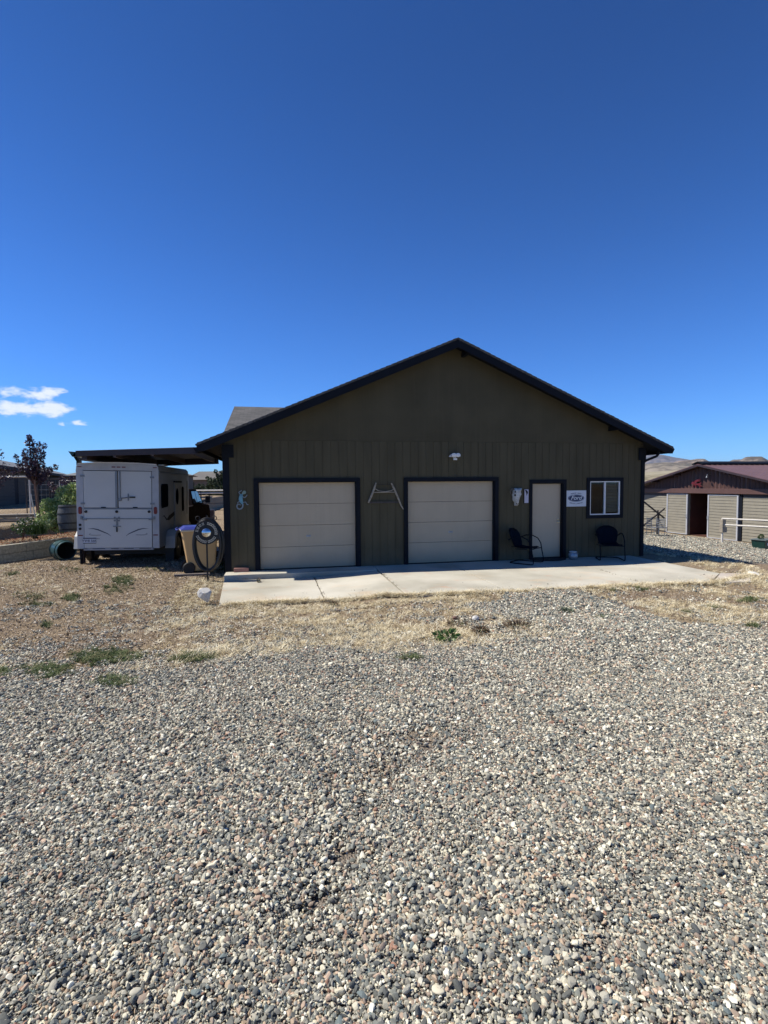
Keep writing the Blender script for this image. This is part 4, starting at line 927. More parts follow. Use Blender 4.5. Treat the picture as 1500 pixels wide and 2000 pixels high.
for k in range(4*36):
    t = 2*pi*k/36; lp = k/36; ax = .275+.012*sin(lp*5); az2 = .53+.02*cos(lp*3)
    pts.append((ax*sin(t)+.008*(lp-1.5)+(.05*(lp > 1.5))*(sin(t) > 0)*abs(sin(t)), .05+.028*(lp-1.5), .80+az2*cos(t)*(1 if cos(t) > 0 else 1.08)))
mb.tube(pts, .031, 8); mb.build('hose_coil', mat('black_hose', (.007, .0075, .009), .45, .2, 20), ho, smooth=True)

# stack of things in the shade between bin and wall
cr_ = thing('wire_crate', 'dark wire crate standing in shade against the left wall', 'crate', (-.28, 1.6, g1(-.28, 1.6)))
mb = MB()
for z in (.02, .22, .42, .62, .8): mb.tube([(-.2, -.2, z), (.2, -.2, z), (.2, .2, z), (-.2, .2, z)], .008, 5, closed=True)
for x, y in ((-.2, -.2), (.2, -.2), (.2, .2), (-.2, .2)): mb.tube([(x, y, 0), (x, y, .82)], .01, 5)
mb.build('wire_frame', M['galv'], cr_)
mb = MB(); mb.box(-.19, .19, -.19, .19, .03, .4); mb.build('contents', M['maroon'], cr_)

# green barrel lying on its side
a_ = dep(131, 1086, 14.1); b_ = dep(108, 1071, 14.55)
gb = thing('green_barrel', 'dark green plastic barrel lying on its side against the timber bed', 'barrel', (0, 0, 0))
ax = (b_-a_); ax.normalize(); ax.z = .02; ax.normalize(); c0 = Vector((a_.x, a_.y, g1(a_.x, a_.y)+.265))
rot = ax.to_track_quat('Z', 'Y'); gb.location = c0; gb.rotation_mode = 'QUATERNION'; gb.rotation_quaternion = rot
mb = MB(); mb.lathe([(.238, .012), (.245, 0), (.262, 0), (.275, .12), (.278, .25), (.265, .42), (.235, .58), (.20, .60), (.001, .60)], 28, caps=False)
mb.build('barrel_shell', mat('green_barrel_plastic', (.035, .075, .078), .28, .2, 4), gb, smooth=True, fix=False)
mb = MB(); mb.lathe([(.237, .012), (.255, .12), (.25, .3), (.20, .57), (.001, .575)], 28, caps=False); mb.build('barrel_inner_shade', M['dark'], gb, smooth=True, fix=False)  # black inner skin paints the shade inside the open barrel
mb = MB()
for z, r_ in ((.10, .282), (.44, .27)): mb.tube([(r_*cos(t), r_*sin(t), z) for t in np.linspace(0, 2*pi, 28, endpoint=False)], .008, 5, closed=True)
mb.build('hoop', M['green'], gb, smooth=True)

# ------------------------------------------------------------------ timber beds, plants on the left
def timber_wall(name, label, A, B, z0, h, t, courses, seed, seglen=1.55):
    R = random.Random(seed); A, B = Vector(A), Vector(B); L_ = (B-A).length; d = (B-A).normalized(); ang = math.atan2(d.y, d.x)
    r = thing(name, label, 'retaining wall', (A.x, A.y, z0), (0, 0, ang))
    for c in range(courses):
        x = -R.uniform(0, .9) if c % 2 else 0.
        while x < L_:
            x1 = min(L_, x+seglen*R.uniform(.8, 1.15)); xs_ = max(0, x)
            if x1-xs_ > .1:
                o = box_mb(xs_+.003, x1-.004, -.0-R.uniform(0, .008), t+R.uniform(-.01, .01), c*h/courses+.003, (c+1)*h/courses-.003).build('timber', M['timber'], r, bevel=.012)
            x = x1
    return r
A = WA-WD*3.2; B = WA+WD*2.35
timber_wall('timber_retaining_wall', 'weathered two-course timber wall edging the lower planting bed', (*A, 0), (*B, 0), -.02, .49, .2, 2, 3)
A2 = WA+WN*2.05-WD*3.5; B2 = WA+WN*2.05+WD*.9
timber_wall('timber_retaining_wall', 'upper timber wall at the left edge behind the white flowering plant', (*A2, 0), (*B2, 0), .42, .50, .2, 2, 8)
p0 = dep(-60, 1000, 17.5); p1 = dep(73, 1001, 18.2)
rb = thing('stacked_boards', 'stack of pale weathered boards behind the upper timber wall', 'lumber', (p0.x, p0.y, 0), (0, 0, math.atan2(p1.y-p0.y, p1.x-p0.x)))
L_ = math.hypot(p1.x-p0.x, p1.y-p0.y)
for i, (z, h_, yy_) in enumerate(((1.18, .05, .0), (1.10, .06, .06), (1.0, .07, -.03), (.86, .11, .02))):
    box_mb(0, L_-.1*i, yy_, yy_+.45, z-.12, z-.12+h_).build('plank', M['wood'], rb, bevel=.006)
wbm = thing('whiskey_barrel', 'old wooden whiskey barrel planter with iron hoops beside the trailer', 'barrel', dep(137, 1036, 15.2), (0, 0, 0))
mb = MB(); pr_ = [(.26, -.02), (.30, .15), (.32, .36), (.305, .58), (.27, .78), (.25, .78), (.25, .72)]; mb.lathe(pr_, 24); mb.build('staves', mat('grey_barrel_wood', (.075, .08, .085), .8, .25, 6, .003, stretch=(6, 6, 1)), wbm, smooth=True)
mb = MB()
for z, r_ in ((.05, .28), (.24, .315), (.52, .316), (.72, .288)): mb.lathe([(r_, z-.022), (r_+.006, z-.02), (r_+.006, z+.02), (r_, z+.022)], 24)
mb.build('hoop', M['black'], wbm, smooth=True)

LGm = leafmat('bright_green_leaf', (.16, .25, .05), (.60, .68, .30), .35); LDm = leafmat('grass_green_leaf', (.02, .055, .015), (.07, .13, .03), .3)
LPm = leafmat('purple_plum_leaf', (.018, .010, .018), (.10, .055, .085), .18, .4); LWm = leafmat('white_petal', (.42, .40, .36), (.62, .60, .55), .3)
def blob(c, r, n, seed, sq=(1, 1, 1)):
    R = np.random.default_rng(seed); p = R.normal(size=(n, 3)); p /= np.linalg.norm(p, axis=1)[:, None]; p *= (R.uniform(0.25, 1, n)**.45)[:, None]; return np.array(c)+p*r*np.array(sq)
def bush(name, label, cat, c, clumps, n, size, m, seed, stem=M['plum']):
    r = thing(name, label, cat, c); R = random.Random(seed); P_ = []
    for i, (dx_, dy_, dz_, rr) in enumerate(clumps): P_.append(blob((dx_, dy_, dz_), rr, int(n*rr), seed*10+i))
    leaves(np.concatenate(P_), size, m, 'foliage', r, seed=seed)
    mb = MB()
    for (dx_, dy_, dz_, rr) in clumps: mb.tube([(0, 0, -.1), (dx_*.5, dy_*.5, dz_*.5), (dx_, dy_, dz_+rr*.5)], [.012, .009, .004], 5)
    mb.build('stem', stem, r); return r
c = dep(105, 1032, 15.6)
bush('leafy_shrub', 'bright green broad-leaved shrub sprawling behind the whiskey barrel', 'shrub', c, [(.0, 0, .25, .30), (-.22, .1, .45, .26), (.10, .0, .62, .32), (.30, .1, .85, .32), (.50, .1, 1.05, .32), (.40, 0, .6, .32), (.60, 0, 1.2, .24), (.1, .1, .15, .32), (-.32, .05, .15, .24), (.28, .1, 1.1, .24), (.15, -.15, .4, .3), (-.1, -.1, .75, .2), (.55, -.1, .85, .3)], 1300, .085, LGm, 3)
c = dep(45, 1043, 14.2)
t = bush('flowering_plant', 'low bushy plant with small white flowers in the lower bed', 'plant', c, [(0, 0, .14, .2), (-.15, .05, .2, .17), (.15, 0, .2, .2), (.05, .05, .3, .18)], 900, .05, LDm, 5)
R = np.random.default_rng(4); leaves(np.array([0, 0, .3])+R.normal(size=(90, 3))*np.array([.2, .14, .1]), .032, LWm, 'flower', t, seed=9, narrow=.9)
def tuft_mesh(n, h, spread, seed, w0=.006, curl=.5):
    R = np.random.default_rng(seed); V_, F_ = [], []
    for i in range(n):
        a = R.uniform(0, 2*pi); b0 = R.normal(size=2)*spread*.35; hh = h*R.uniform(.5, 1.1); ln = hh*curl*R.uniform(.3, 1.3); d = np.array([cos(a), sin(a)]); s_ = np.array([-d[1], d[0]])*w0*R.uniform(.6, 1.3)
        k = len(V_)
        for j, (t, wd) in enumerate(((0, 1), (.5, .8), (1, .08))):
            p = b0+d*ln*t*t; V_ += [(p[0]-s_[0]*wd/2, p[1]-s_[1]*wd/2, hh*t*(1-.25*t)), (p[0]+s_[0]*wd/2, p[1]+s_[1]*wd/2, hh*t*(1-.25*t))]
        F_ += [(k, k+1, k+3, k+2), (k+2, k+3, k+5, k+4)]
    return V_, F_
def tuft_obj(name, V_, F_, m, parent=None):
    me = bpy.data.meshes.new(name); me.from_pydata([tuple(map(float, v)) for v in V_], [], F_); me.materials.append(m); o = bpy.data.objects.new(name, me); C.objects.link(o)
    if parent: o.parent = parent
    return o
c = dep(72, 1043, 14.6); t = tag(tuft_obj('daylily_clump', *tuft_mesh(260, .62, .35, 3, .018, .55), LDm), 'tall grassy clump of dark green blades beside the white flowering plant', 'plant'); t.location = c

# plum trees
def tree(name, label, base, htr, crown, nleaf, size, lm, seed, lean=(0, 0), limbs=9, group=None, bark=M['plum'], r0=.035):
    R = random.Random(seed); t = thing(name, label, 'tree', base, group=group); mb = MB(); P_ = []
    top = Vector((lean[0], lean[1], htr)); mb.tube([(0, 0, -.2), top*.5, top], [r0, r0*.85, r0*.7], 8)
    cz, ch, cw = crown
    for i in range(limbs):
        a = 2*pi*i/limbs*1.618+R.uniform(-.3, .3); f = (i+.5)/limbs; zt_ = htr+ch*(.25+.8*f); rw = cw*(1.05-.85*f*f)*R.uniform(.7, 1.1)
        e = Vector((lean[0]+rw*cos(a), lean[1]+rw*sin(a), zt_)); s_ = top*(.85+.1*f); mid = s_.lerp(e, .5)+Vector((0, 0, -.04))
        mb.tube([s_, mid, e], [r0*.5, r0*.3, r0*.12], 5)
        for q in range(5):
            tt = .35+.65*q/4; c_ = s_.lerp(mid, tt*2) if tt < .5 else mid.lerp(e, tt*2-1)
            P_.append(blob(c_+Vector((R.uniform(-1, 1), R.uniform(-1, 1), R.uniform(-.5, 1)))*cw*.10, cw*.17, nleaf//(limbs*5), seed*100+i*5+q, (1, 1, 1.3)))
    mb.build('trunk', bark, t, smooth=True); leaves(np.concatenate(P_), size, lm, 'crown', t, seed=seed); return t
b = dep(74, 1002, 15.6)
tree('plum_tree', 'young purple-leaf plum tree staked upright behind the planting bed', b, .98, (0, 1.34, .47), 4200, .060, LPm, 21, (-.06, 0), limbs=15)
st = thing('tree_stake', 'brown wooden stake leaning beside the purple plum tree trunk', 'stake', b+Vector((.05, -.08, -.15)))
mb = MB(); mb.tube([(.03, 0, 0), (-.07, 0, 1.18)], .028, 8); mb.build('stake_pole', mat('brown_stake', (.20, .11, .075), .8, .2, 12), st)
st = thing('tree_stake', 'pale thin stake left of the purple plum tree trunk', 'stake', b+Vector((-.03, -.1, -.15)))
mb = MB(); mb.tube([(0, 0, 0), (-.10, 0, .75)], .016, 8); mb.build('stake_pole', M['pipe'], st)
b = dep(-48, 1010, 15.0)
tree('plum_tree', 'second purple plum whose branch tip reaches in at the left edge', b, 1.0, (0, 1.1, .9), 2600, .06, LPm, 33, (.1, 0), limbs=9)
b = dep(128, 1000, 20)
tree('plum_tree', 'distant purple plum between the shed and the trailer corner', b, .5, (0, .9, .65), 1600, .07, LPm, 41, (0, 0), limbs=8)

# left shed row
def camxy(x, d): # lateral, depth -> world
    return Vector((CAM.x+x*cos(YAW)+d*sin(YAW), CAM.y-x*sin(YAW)+d*cos(YAW), 0))
shw = mat('shed_brown_siding', (.062, .055, .042), .85, .1, 3); shr = mat('shed_grey_roof', (.15, .155, .15), .7, .12, 1.5); 
def shed(name, label, pa, pb, z0, ze, zr, wdt, over, doors):
    A, B = pa, pb; d = (B-A); L_ = d.length; ang = math.atan2(d.y, d.x); r = thing(name, label, 'shed', (A.x, A.y, 0), (0, 0, ang))
    mb = MB(); z = z0; 
    for a, b in doors[1]:
        z = z0
        while z < ze-.02: mb.hexa([(a, -.025, z), (b, -.025, z), (b, .1, z), (a, .1, z)], [(a, -.006, min(z+.19, ze)), (b, -.006, min(z+.19, ze)), (b, .1, min(z+.19, ze)), (a, .1, min(z+.19, ze))]); z += .2
    mb.box(0, L_, wdt-.1, wdt, z0, ze); mb.box(0, .1, .12, wdt-.1, z0, ze); mb.box(L_-.1, L_, .12, wdt-.1, z0, ze); mb.box(0, L_, .11, .12, z0, ze-.3)
    mb.build('wall', shw, r)
    for a, b in doors[0]: box_mb(a, b, .0, .1, z0, ze).build('post', M['navy'], r)
    mb = MB(); o = over
    P1 = [(-o, ze-.09), (wdt/2, zr), (wdt+o, ze-.09), (wdt+o, ze-.02), (wdt/2, zr+.08), (-o, ze-.02)]
    mb.prism(P1, -.4, L_+.4, axis='X')
    mb.build('roof', shr, r)
    mb = MB(); mb.box(-.4, L_+.4, -o-.03, -o, ze-.2, ze-.02); mb.build('fascia', M['navy'], r)
    return r
pa, pb = camxy(-19.1, 24), camxy(-31.5, 50.5)
if (pb-pa).x: pass
shed('shed_row', 'long dark shed with horizontal siding and grey roof at the left edge', pa, pb, .6, 3.25, 3.95, 4.5, .35, ([(0, .5), (6.0, 6.9), (12.5, 13.5), (17.5, 18.0), (23.5, 24.5)], [(.5, 6.0), (6.9, 12.5), (13.5, 17.5), (18, 23.5), (24.5, 29)]))
pa, pb = camxy(-22.5, 36), camxy(-25, 44)
hb = thing('far_house', 'low brown house with grey hipped roof beyond the shed', 'house', camxy(-25.6, 41))
hb.rotation_euler = (0, 0, .1)
def house(r, w_, d_, z0, ze, zr, wm, rm, hip=2.5):
    mb = MB(); mb.box(0, w_, 0, d_, z0, ze); mb.build('wall', wm, r)
    mb = MB(); o = .5; mb.add([(-o, -o, ze-.05), (w_+o, -o, ze-.05), (w_+o, d_+o, ze-.05), (-o, d_+o, ze-.05), (hip, d_/2, zr), (w_-hip, d_/2, zr)], [(0, 1, 5, 4), (1, 2, 5), (2, 3, 4, 5), (3, 0, 4), (3, 2, 1, 0)]); mb.build('roof', rm, r)
    for x in np.arange(1.5, w_-1.5, 3): f = box_mb(x, x+1.2, -.03, -.002, z0+1., z0+2.0).build('window', M['navy'], r); box_mb(x+.08, x+1.12, -.04, -.0305, z0+1.08, z0+1.92).build('pane', tglass, f)
house(hb, 9, 7, .3, 3.1, 4.0, shw, shr)
# pipe fence, left
def pipe_fence(name, label, A, B, zs, z0, np_, r=.03, m=M['pipe'], wires=0):
    A, B = Vector(A), Vector(B); t = thing(name, label, 'fence', (A.x, A.y, 0)); d = B-A; d.z = 0; up = Vector((0, 0, 1))
    for z in zs: mb = MB(); mb.tube([up*z, d*.5+up*(z-.01), d+up*z], r, 8); mb.build('rail', m, t, smooth=True)
    for i in range(np_): mb = MB(); p = d*(i/(np_-1)); mb.tube([p+up*(z0-.2), p+up*(max(zs)+.02)], r*1.05, 8); mb.build('post', m, t, smooth=True)
    if wires:
        mb = MB(); n = int(d.length/.15)
        for i in range(n): p = d*(i/n); mb.tube([p+up*z0, p+up*max(zs)], .003, 4)
        for k in range(8): z = z0+(max(zs)-z0)*k/8; mb.tube([up*z, d+up*z], .003, 4)
        mb.build('wire_mesh', M['galv'], t)
    return t
a, b = dep(116, 937, 21), dep(200, 938, 21)
pipe_fence('corral_fence', 'white four-rail pipe fence seen left of the trailer top', a, b, [b.z, b.z-.18, b.z-.34], .6, 3, .02)
a, b = dep(50, 932, 20), dep(118, 936, 20.6)
pipe_fence('mesh_fence', 'grey post and wire mesh fence behind the plum tree', a, b, [b.z], .7, 4, .02, M['rust'], 1)
a, b = dep(-120, 924, 19), dep(57, 931, 20.5)
pipe_fence('rail_fence', 'single white pipe rail crossing in front of the long shed', a, b, [b.z], .7, 2, .03)

# ------------------------------------------------------------------ view under the carport: fence, trees, house
a, b = dep(330, 951, 33), dep(640, 965, 33)
a.z = b.z = 1.72
t = pipe_fence('corral_fence', 'white top-rail pipe corral fence beyond the truck', a, b, [1.80], 0, 2, .05)
for z in (1.62,): mb = MB(); mb.tube([(0, 0, z), (b.x-a.x, b.y-a.y, z)], .045, 8); mb.build('rail', M['pipe'], t)
for i in range(6):
    f = i/5; mb = MB(); mb.tube([((b.x-a.x)*f, (b.y-a.y)*f, -.2), ((b.x-a.x)*f, (b.y-a.y)*f, 1.8)], .045, 6); mb.build('post', M['rust'], t)
for z in (.95, .5): mb = MB(); mb.tube([(0, 0, z), (b.x-a.x, b.y-a.y, z)], .02, 6); mb.build('rail', M['rust'], t)
c = dep(412, 998, 31)
o = box_mb(-.2, .2, -.2, .2, 0, .62).build('water_tank', M['maroon'], bevel=.02); o.location = (c.x, c.y, g1(c.x, c.y)); tag(o, 'dark brown square box standing in the corral beyond the truck', 'box')
JG = leafmat('juniper_green', (.018, .032, .014), (.07, .095, .035), .15, .7)
for i, (px, d_, h_, w_, lab) in enumerate(((376, 62, 2.6, 1.7, 'dark rounded tree left of the far brown-roofed house'), (392, 58, 1.9, 1.6, 'low dark bush in front of the far brown-roofed house'), (412, 60, 3.1, 1.8, 'tree covering the right end of the far brown roof'), (428, 57, 3.9, 1.9, 'tallest green tree beside the workshop corner'), (424, 55, 2.3, 1.5, 'small grey-green tree in front of the tallest one'), (350, 64, 3.4, 2.0, 'dark tree behind the trailer nose'), (445, 60, 3.2, 2.2, 'tree mostly hidden behind the workshop corner'))):
    p = dep(px, 957, d_); tree('juniper_tree', lab, (p.x, p.y, .0), h_*.25, (0, h_*.72, w_*.72), 2600, .22, JG, 50+i, limbs=9, group='trees beyond the corral', r0=.12)
p = dep(366, 950, 78); hb2 = thing('far_house', 'brown-roofed house behind the trees beyond the corral', 'house', (p.x, p.y, 0), (0, 0, -YAW))
house(hb2, 5.2, 8, 0, 3.2, 4.55, mat('far_house_wall', (.10, .075, .065), .8, .1, 2), mat('far_house_roof', (.13, .12, .105), .9, .12, .8), hip=.4)

# ------------------------------------------------------------------ horse barn on the right
BX, BY, BZ = 24.2, 11.0, -.96
bar = thing('horse_barn', 'beige sided barn with brown corrugated gable and maroon metal roof', 'barn', (BX, BY, BZ), (0, 0, -pi/2))
# local frame: x runs along the front towards the camera, y runs into the barn
BL, BR, HH, PK = -5.3, 5.3, 2.40, 4.02
bs = (PK-2.72)/5.7
def siding(mb, a, b, z0, z1, y=0., st=.155):
    z = z0
    while z < z1-.01:
        zt_ = min(z+st, z1); mb.hexa([(a, y-.022, z), (b, y-.022, z), (b, y+.03, z), (a, y+.03, z)], [(a, y-.004, zt_), (b, y-.004, zt_), (b, y+.03, zt_), (a, y+.03, zt_)]); z = zt_
mb = MB(); siding(mb, BL, -2.85, .1, HH-.16); siding(mb, 2.24, BR, .02, HH-.14)
mb.box(BL, -1.24, .04, .12, 0, HH); mb.box(.17, 5.3, .04, .12, 0, HH)
mb.box(BL, BL+.1, .13, 14, 0, 2.6); mb.box(BR-.1, BR, .13, 14, 0, 2.6); mb.box(BL, -1.2, 14, 14.1, 0, 1.6); mb.box(1.2, BR, 14, 14.1, 0, 1.6)
mb.build('wall', M['barnside'], bar)
# sliding doors
def sliding(a, b, z0, z1):
    mb = MB(); siding(mb, a+.08, b-.08, z0+.04, z1-.04, -.06); mb.box(a+.02, b-.02, -.028, .02, z0, z1)
    d = mb.build('sliding_door', M['barnside'], bar)
    mb = MB(); mb.box(a, a+.08, -.10, -.03, z0, z1); mb.box(b-.08, b, -.10, -.03, z0, z1); mb.box(a+.08, b-.08, -.10, -.03, z1-.05, z1); mb.box(a+.08, b-.08, -.10, -.03, z0, z0+.04); mb.build('door_trim', M['barntrim'], d)
    mb = MB(); mb.tube([(b-.04 if a < 0 else a+.04, -.105, 1.0), (b-.04 if a < 0 else a+.04, -.16, 1.03), (b-.04 if a < 0 else a+.04, -.16, 1.15), (b-.04 if a < 0 else a+.04, -.105, 1.18)], .012, 6); mb.build('door_handle', M['galv'], d)
sliding(-2.80, -1.22, .03, HH-.03); sliding(.17, 2.04, .0, HH-.05)
box_mb(2.07, 2.22, -.05, .03, 0, HH).build('post', M['navy'], bar)
box_mb(BL, -2.85, -.03, .03, HH-.15, HH).build('door_track', M['maroon'], bar); box_mb(2.25, BR, -.03, .03, HH-.11, HH).build('door_track', M['maroon'], bar)
# brown header beam
box_mb(BL-.3, BR+.3, -.16, -.001, HH+.002, HH+.27).build('header_beam', M['barnbrown'], bar, bevel=.01)
# corrugated gable
mb = MB(); n = 170; vs = []
for i in range(n+1):
    x = BL+(BR-BL)*i/n; y = -.06+.055*cos(2*pi*x/.26); zt_ = max(HH+.28, PK-.10-bs*abs(x)); vs += [(x, y, HH+.27), (x, y, zt_)]
mb.add(vs, [(2*i, 2*i+2, 2*i+3, 2*i+1) for i in range(n)]); mb.build('corrugated_gable', M['barnbrown'], bar, smooth=True, fix=False)
# roof, overhang in front
FO = .62
mb = MB()
for s_ in (-1, 1):
    P_ = [(0, PK), (s_*6.1, PK-bs*6.1), (s_*6.1, PK-bs*6.1-.03), (0, PK-.03)]; mb.prism(P_, -FO, 15)
    for i in range(46):
        y = -FO+.17+i*.345; mb.hexa([(0, y-.02, PK-.001), (s_*6.1, y-.02, PK-bs*6.1-.001), (s_*6.1, y+.02, PK-bs*6.1-.001), (0, y+.02, PK-.001)], [(0, y-.012, PK+.022), (s_*6.1, y-.012, PK-bs*6.1+.022), (s_*6.1, y+.012, PK-bs*6.1+.022), (0, y+.012, PK+.022)])
mb.build('roof', M['barnroof'], bar)
mb = MB(); mb.prism([(-.35, PK-.04), (0, PK+.09), (.35, PK-.04), (.35, PK-.02+.04), (0, PK+.14), (-.35, PK+.02)], -FO-.05, 15.05); mb.build('ridge_cap', M['navy'], bar)
mb = MB()
for s_ in (-1, 1): mb.prism([(0, PK-.035), (s_*6.1, PK-bs*6.1-.035), (s_*6.1, PK-bs*6.1-.13), (0, PK-.13)], -FO, -FO+.04)
mb.build('rake_trim', M['maroon'], bar)
mb = MB()
for x in (-5.3, -3.5, -1.8, 1.8, 3.5, 5.3): mb.box(x-.04, x+.04, -FO+.05, -.07, PK-bs*abs(x)-.18, PK-bs*abs(x)-.05)
mb.build('purlin', M['maroon'], bar)
# stall interior: dark with slatted daylight at the back
mb = MB(); mb.box(-1.26, -1.24, .13, 13.7, 0, 2.6); mb.box(.17, .19, .13, 13.7, 0, 2.6); mb.box(-3, 3, 13.8, 13.9, 0, 1.55); mb.box(-1.2, .15, .14, 13.7, .002, .02)
mb.build('stall_wall', mat('dark_brown_interior', (.07, .022, .012), .9, .2, 3), bar)
mb = MB()
for i in range(7): mb.box(-3, 3, 13.8, 13.88, 1.62+i*.17, 1.68+i*.17)
mb.box(-.5, -.36, 5.9, 6.0, 1.45, 2.2)
mb.build('rear_slats', M['navy'], bar)
# red winged horse emblem on the gable
ph = thing('winged_horse_emblem', 'red metal winged horse emblem on the corrugated barn gable', 'emblem', (BX-.16, BY, BZ), (0, 0, -pi/2))
redm = mat('red_enamel', (.11, .008, .010), .4, .1, 5)
def emb(px, py): # pixels of the crop -> gable plane x,z (local)
    X = 1250+px/8.824; Y = 870+py/8.824; r = ray(X, Y); q = CAM+r*((BX-.12-CAM.x)/r.x); return (-(q.y-BY), q.z-BZ)
flat([emb(*q) for q in ((895, 655), (915, 630), (930, 618), (945, 640), (960, 652), (1000, 655), (1035, 655), (1066, 632), (1072, 640), (1052, 672), (1045, 690), (1020, 685), (960, 684), (940, 672), (905, 668))], -.02, -.005).build('horse_body', redm, ph)
flat([emb(*q) for q in ((955, 650), (960, 610), (985, 585), (1060, 568), (1068, 574), (1010, 594), (1062, 592), (1064, 600), (1010, 608), (1052, 610), (1050, 618), (1005, 624), (985, 650))], -.035, -.021).build('wing', redm, ph)
for q_ in (((930, 680), (945, 680), (925, 715), (912, 715)), ((960, 685), (975, 685), (985, 720), (970, 720)), ((1020, 690), (1035, 685), (1060, 720), (1045, 722)), ((1045, 690), (1060, 685), (1078, 700), (1066, 708))): flat([emb(*q) for q in q_], -.02, -.006).build('leg', redm, ph)
# small barn lamp
bl = thing('barn_lamp', 'small lamp on a short arm below the barn ridge', 'wall light', (BX-.12, BY-.35, BZ+3.35), (0, 0, -pi/2))
mb = MB(); mb.tube([(0, -.01, .1), (0, -.2, .12), (0, -.25, 0)], .015, 6); mb.build('arm', M['galv'], bl); mb = MB(); mb.lathe([(.02, .02), (.04, -.03), (.05, -.06), (.02, -.06)], 12, (0, -.25, -.02)); mb.build('lamp_shade', M['galv'], bl)

# gate left of the barn
ga, gb2 = dep(1284, 1041, 26.3), dep(1220, 1040, 25.0)
gt = thing('pipe_gate', 'dark pipe gate with cross bracing between workshop and barn', 'gate', (ga.x, ga.y, g1(ga.x, ga.y)))
d = Vector((gb2.x-ga.x, gb2.y-ga.y, 0)); up = Vector((0, 0, 1))
for z in (.20, .55, .92, 1.27): mb = MB(); mb.tube([up*z, d+up*z], .022, 6); mb.build('rail', M['rust'], gt)
mb = MB(); mb.tube([Vector((0, 0, -.2)), Vector((0, 0, 1.33))], .04, 8); mb.tube([Vector((.1, .05, -.2)), Vector((.08, .05, 1.1))], .05, 8); mb.build('gate_post', M['rust'], gt)
n_ = Vector((.13, -.06, 0))
for a_, b_ in ((d*.55+up*1.95, n_*2.2+up*.92), (d*.55+up*.45, n_*2.2+up*1.42)): mb = MB(); mb.bar(a_, b_, .05, .07); mb.build('brace', M['rust'], gt)
def small_chair(px, py, d_, rz, label, seed):
    p = dep(px, py, d_); t = thing('garden_chair', label, 'chair', (p.x, p.y, g1(p.x, p.y)), (0, 0, rz)); mm = M['galv']
    box_mb(-.22, .22, -.22, .22, .42, .45).build('seat', mm, t)
    mb = MB()
    for i in range(5): mb.box(-.21, .21, .2, .22, .5+i*.09, .55+i*.09)
    mb.build('backrest', mm, t)
    for x in (-.2, .2):
        for y in (-.2, .2): mb = MB(); mb.tube([(x, y, 0), (x, y, .44 if y < 0 else .95)], .014, 6); mb.build('leg', mm, t)
small_chair(1275, 1040, 25.6, .3, 'grey slatted chair against the pipe gate', 1)
small_chair(1292, 1042, 25.9, 2.2, 'grey metal chair tipped toward the barn door', 2)
# hitching rail
hr0 = dep(1410, 1057, 23.0); hr1 = dep(1600, 1075, 20.5); z0 = g1(hr0.x, hr0.y)
hr = thing('hitching_rail', 'white two-pole hitching rail in front of the barn doors', 'hitching rail', (hr0.x, hr0.y, z0)); d = Vector((hr1.x-hr0.x, hr1.y-hr0.y, 0))
for z in (1.13, .85): mb = MB(); mb.tube([Vector((-.03, .0, z)), d*.5+up*(z-.02), d+up*z], .035, 8); mb.build('pole', M['pipe'], hr, smooth=True)
for f in (0, 1): mb = MB(); mb.tube([d*f+up*-.2, d*f+up*1.15], .045, 8); mb.build('post', M['pipe'], hr, smooth=True)
box_mb(-.09, .16, -.1, .1, .5, .74).build('bracket_block', M['wood'], hr); box_mb(-.09, .09, -.1, .06, .76, 1.08).build('bracket_block', M['wood'], hr)
# green tub with plant
p = onz(1490, 1073, -.62); p = dep(1489, 1072, 20.5); tb = thing('planter_tub', 'dark green rectangular tub with a small plant at the right edge', 'planter', (p.x, p.y, p.z+.0), (0, 0, .5-YAW))
mb = taper(-.32, .32, -.22, .22, 0, -.37, .37, -.26, .26, .40); mb.build('tub', M['green'], tb, bevel=.015)
mb = taper(-.40, .40, -.29, .29, .38, -.40, .40, -.29, .29, .41); mb.build('tub_rim', mat('tub_rim', (.12, .15, .15), .5, .1, 4), tb)
for x, r_ in ((-.16, .06),): mb = MB(); mb.lathe([(r_, -.255), (r_, -.262)], 14, (x, 0, .22), 'Y'); mb.build('badge', M['white'], tb)
leaves(blob((-.15, 0, .5), .12, 160, 3), .05, LDm, 'plant', tb, seed=3)
for (px, py, d_, s_) in ((1265, 1048, 25, .8), ): pass

# dark boards / rocks on the ground
def rock(name, label, loc, size, seed, m):
    R = np.random.default_rng(seed); bm = bmesh.new(); bmesh.ops.create_icosphere(bm, subdivisions=2, radius=1)
    pl_ = [(R.normal(size=3), R.uniform(.38, .7)) for _ in range(8)]
    for v in bm.verts:
        p_ = np.array(v.co)
        for n_, h_ in pl_:
            n_ = n_/np.linalg.norm(n_); s_ = p_@n_
            if s_ > h_: p_ = p_-n_*(s_-h_)
        v.co = p_*np.array(size)
    me = bpy.data.meshes.new(name); bm.to_mesh(me); bm.free(); me.materials.append(m); o = bpy.data.objects.new(name, me); C.objects.link(o); o.location = loc; o.rotation_euler = (R.uniform(-.3, .3), R.uniform(-.3, .3), R.uniform(0, 6)); return tag(o, label, 'rock')
rm = mat('pale_rock', (.55, .53, .48), .9, .12, 9, .006)
rock('rock', 'pale angular rock beside the front left corner of the slab', (-.06, -2.95, .08), (.19, .15, .17), 4, rm)
rock('rock', 'cream coloured flat rock at the right edge of the photo', (11.55, -3.25, -.05), (.30, .16, .10), 5, rm)
rock('rock', 'small white stone in the dry grass island', (4.14, -5.42, .02), (.10, .07, .06), 7, rm)
rock('rock', 'small reddish stone beside the white stone', (3.86, -5.3, .01), (.06, .04, .04), 8, mat('red_rock', (.16, .09, .07), .9, .2, 12))
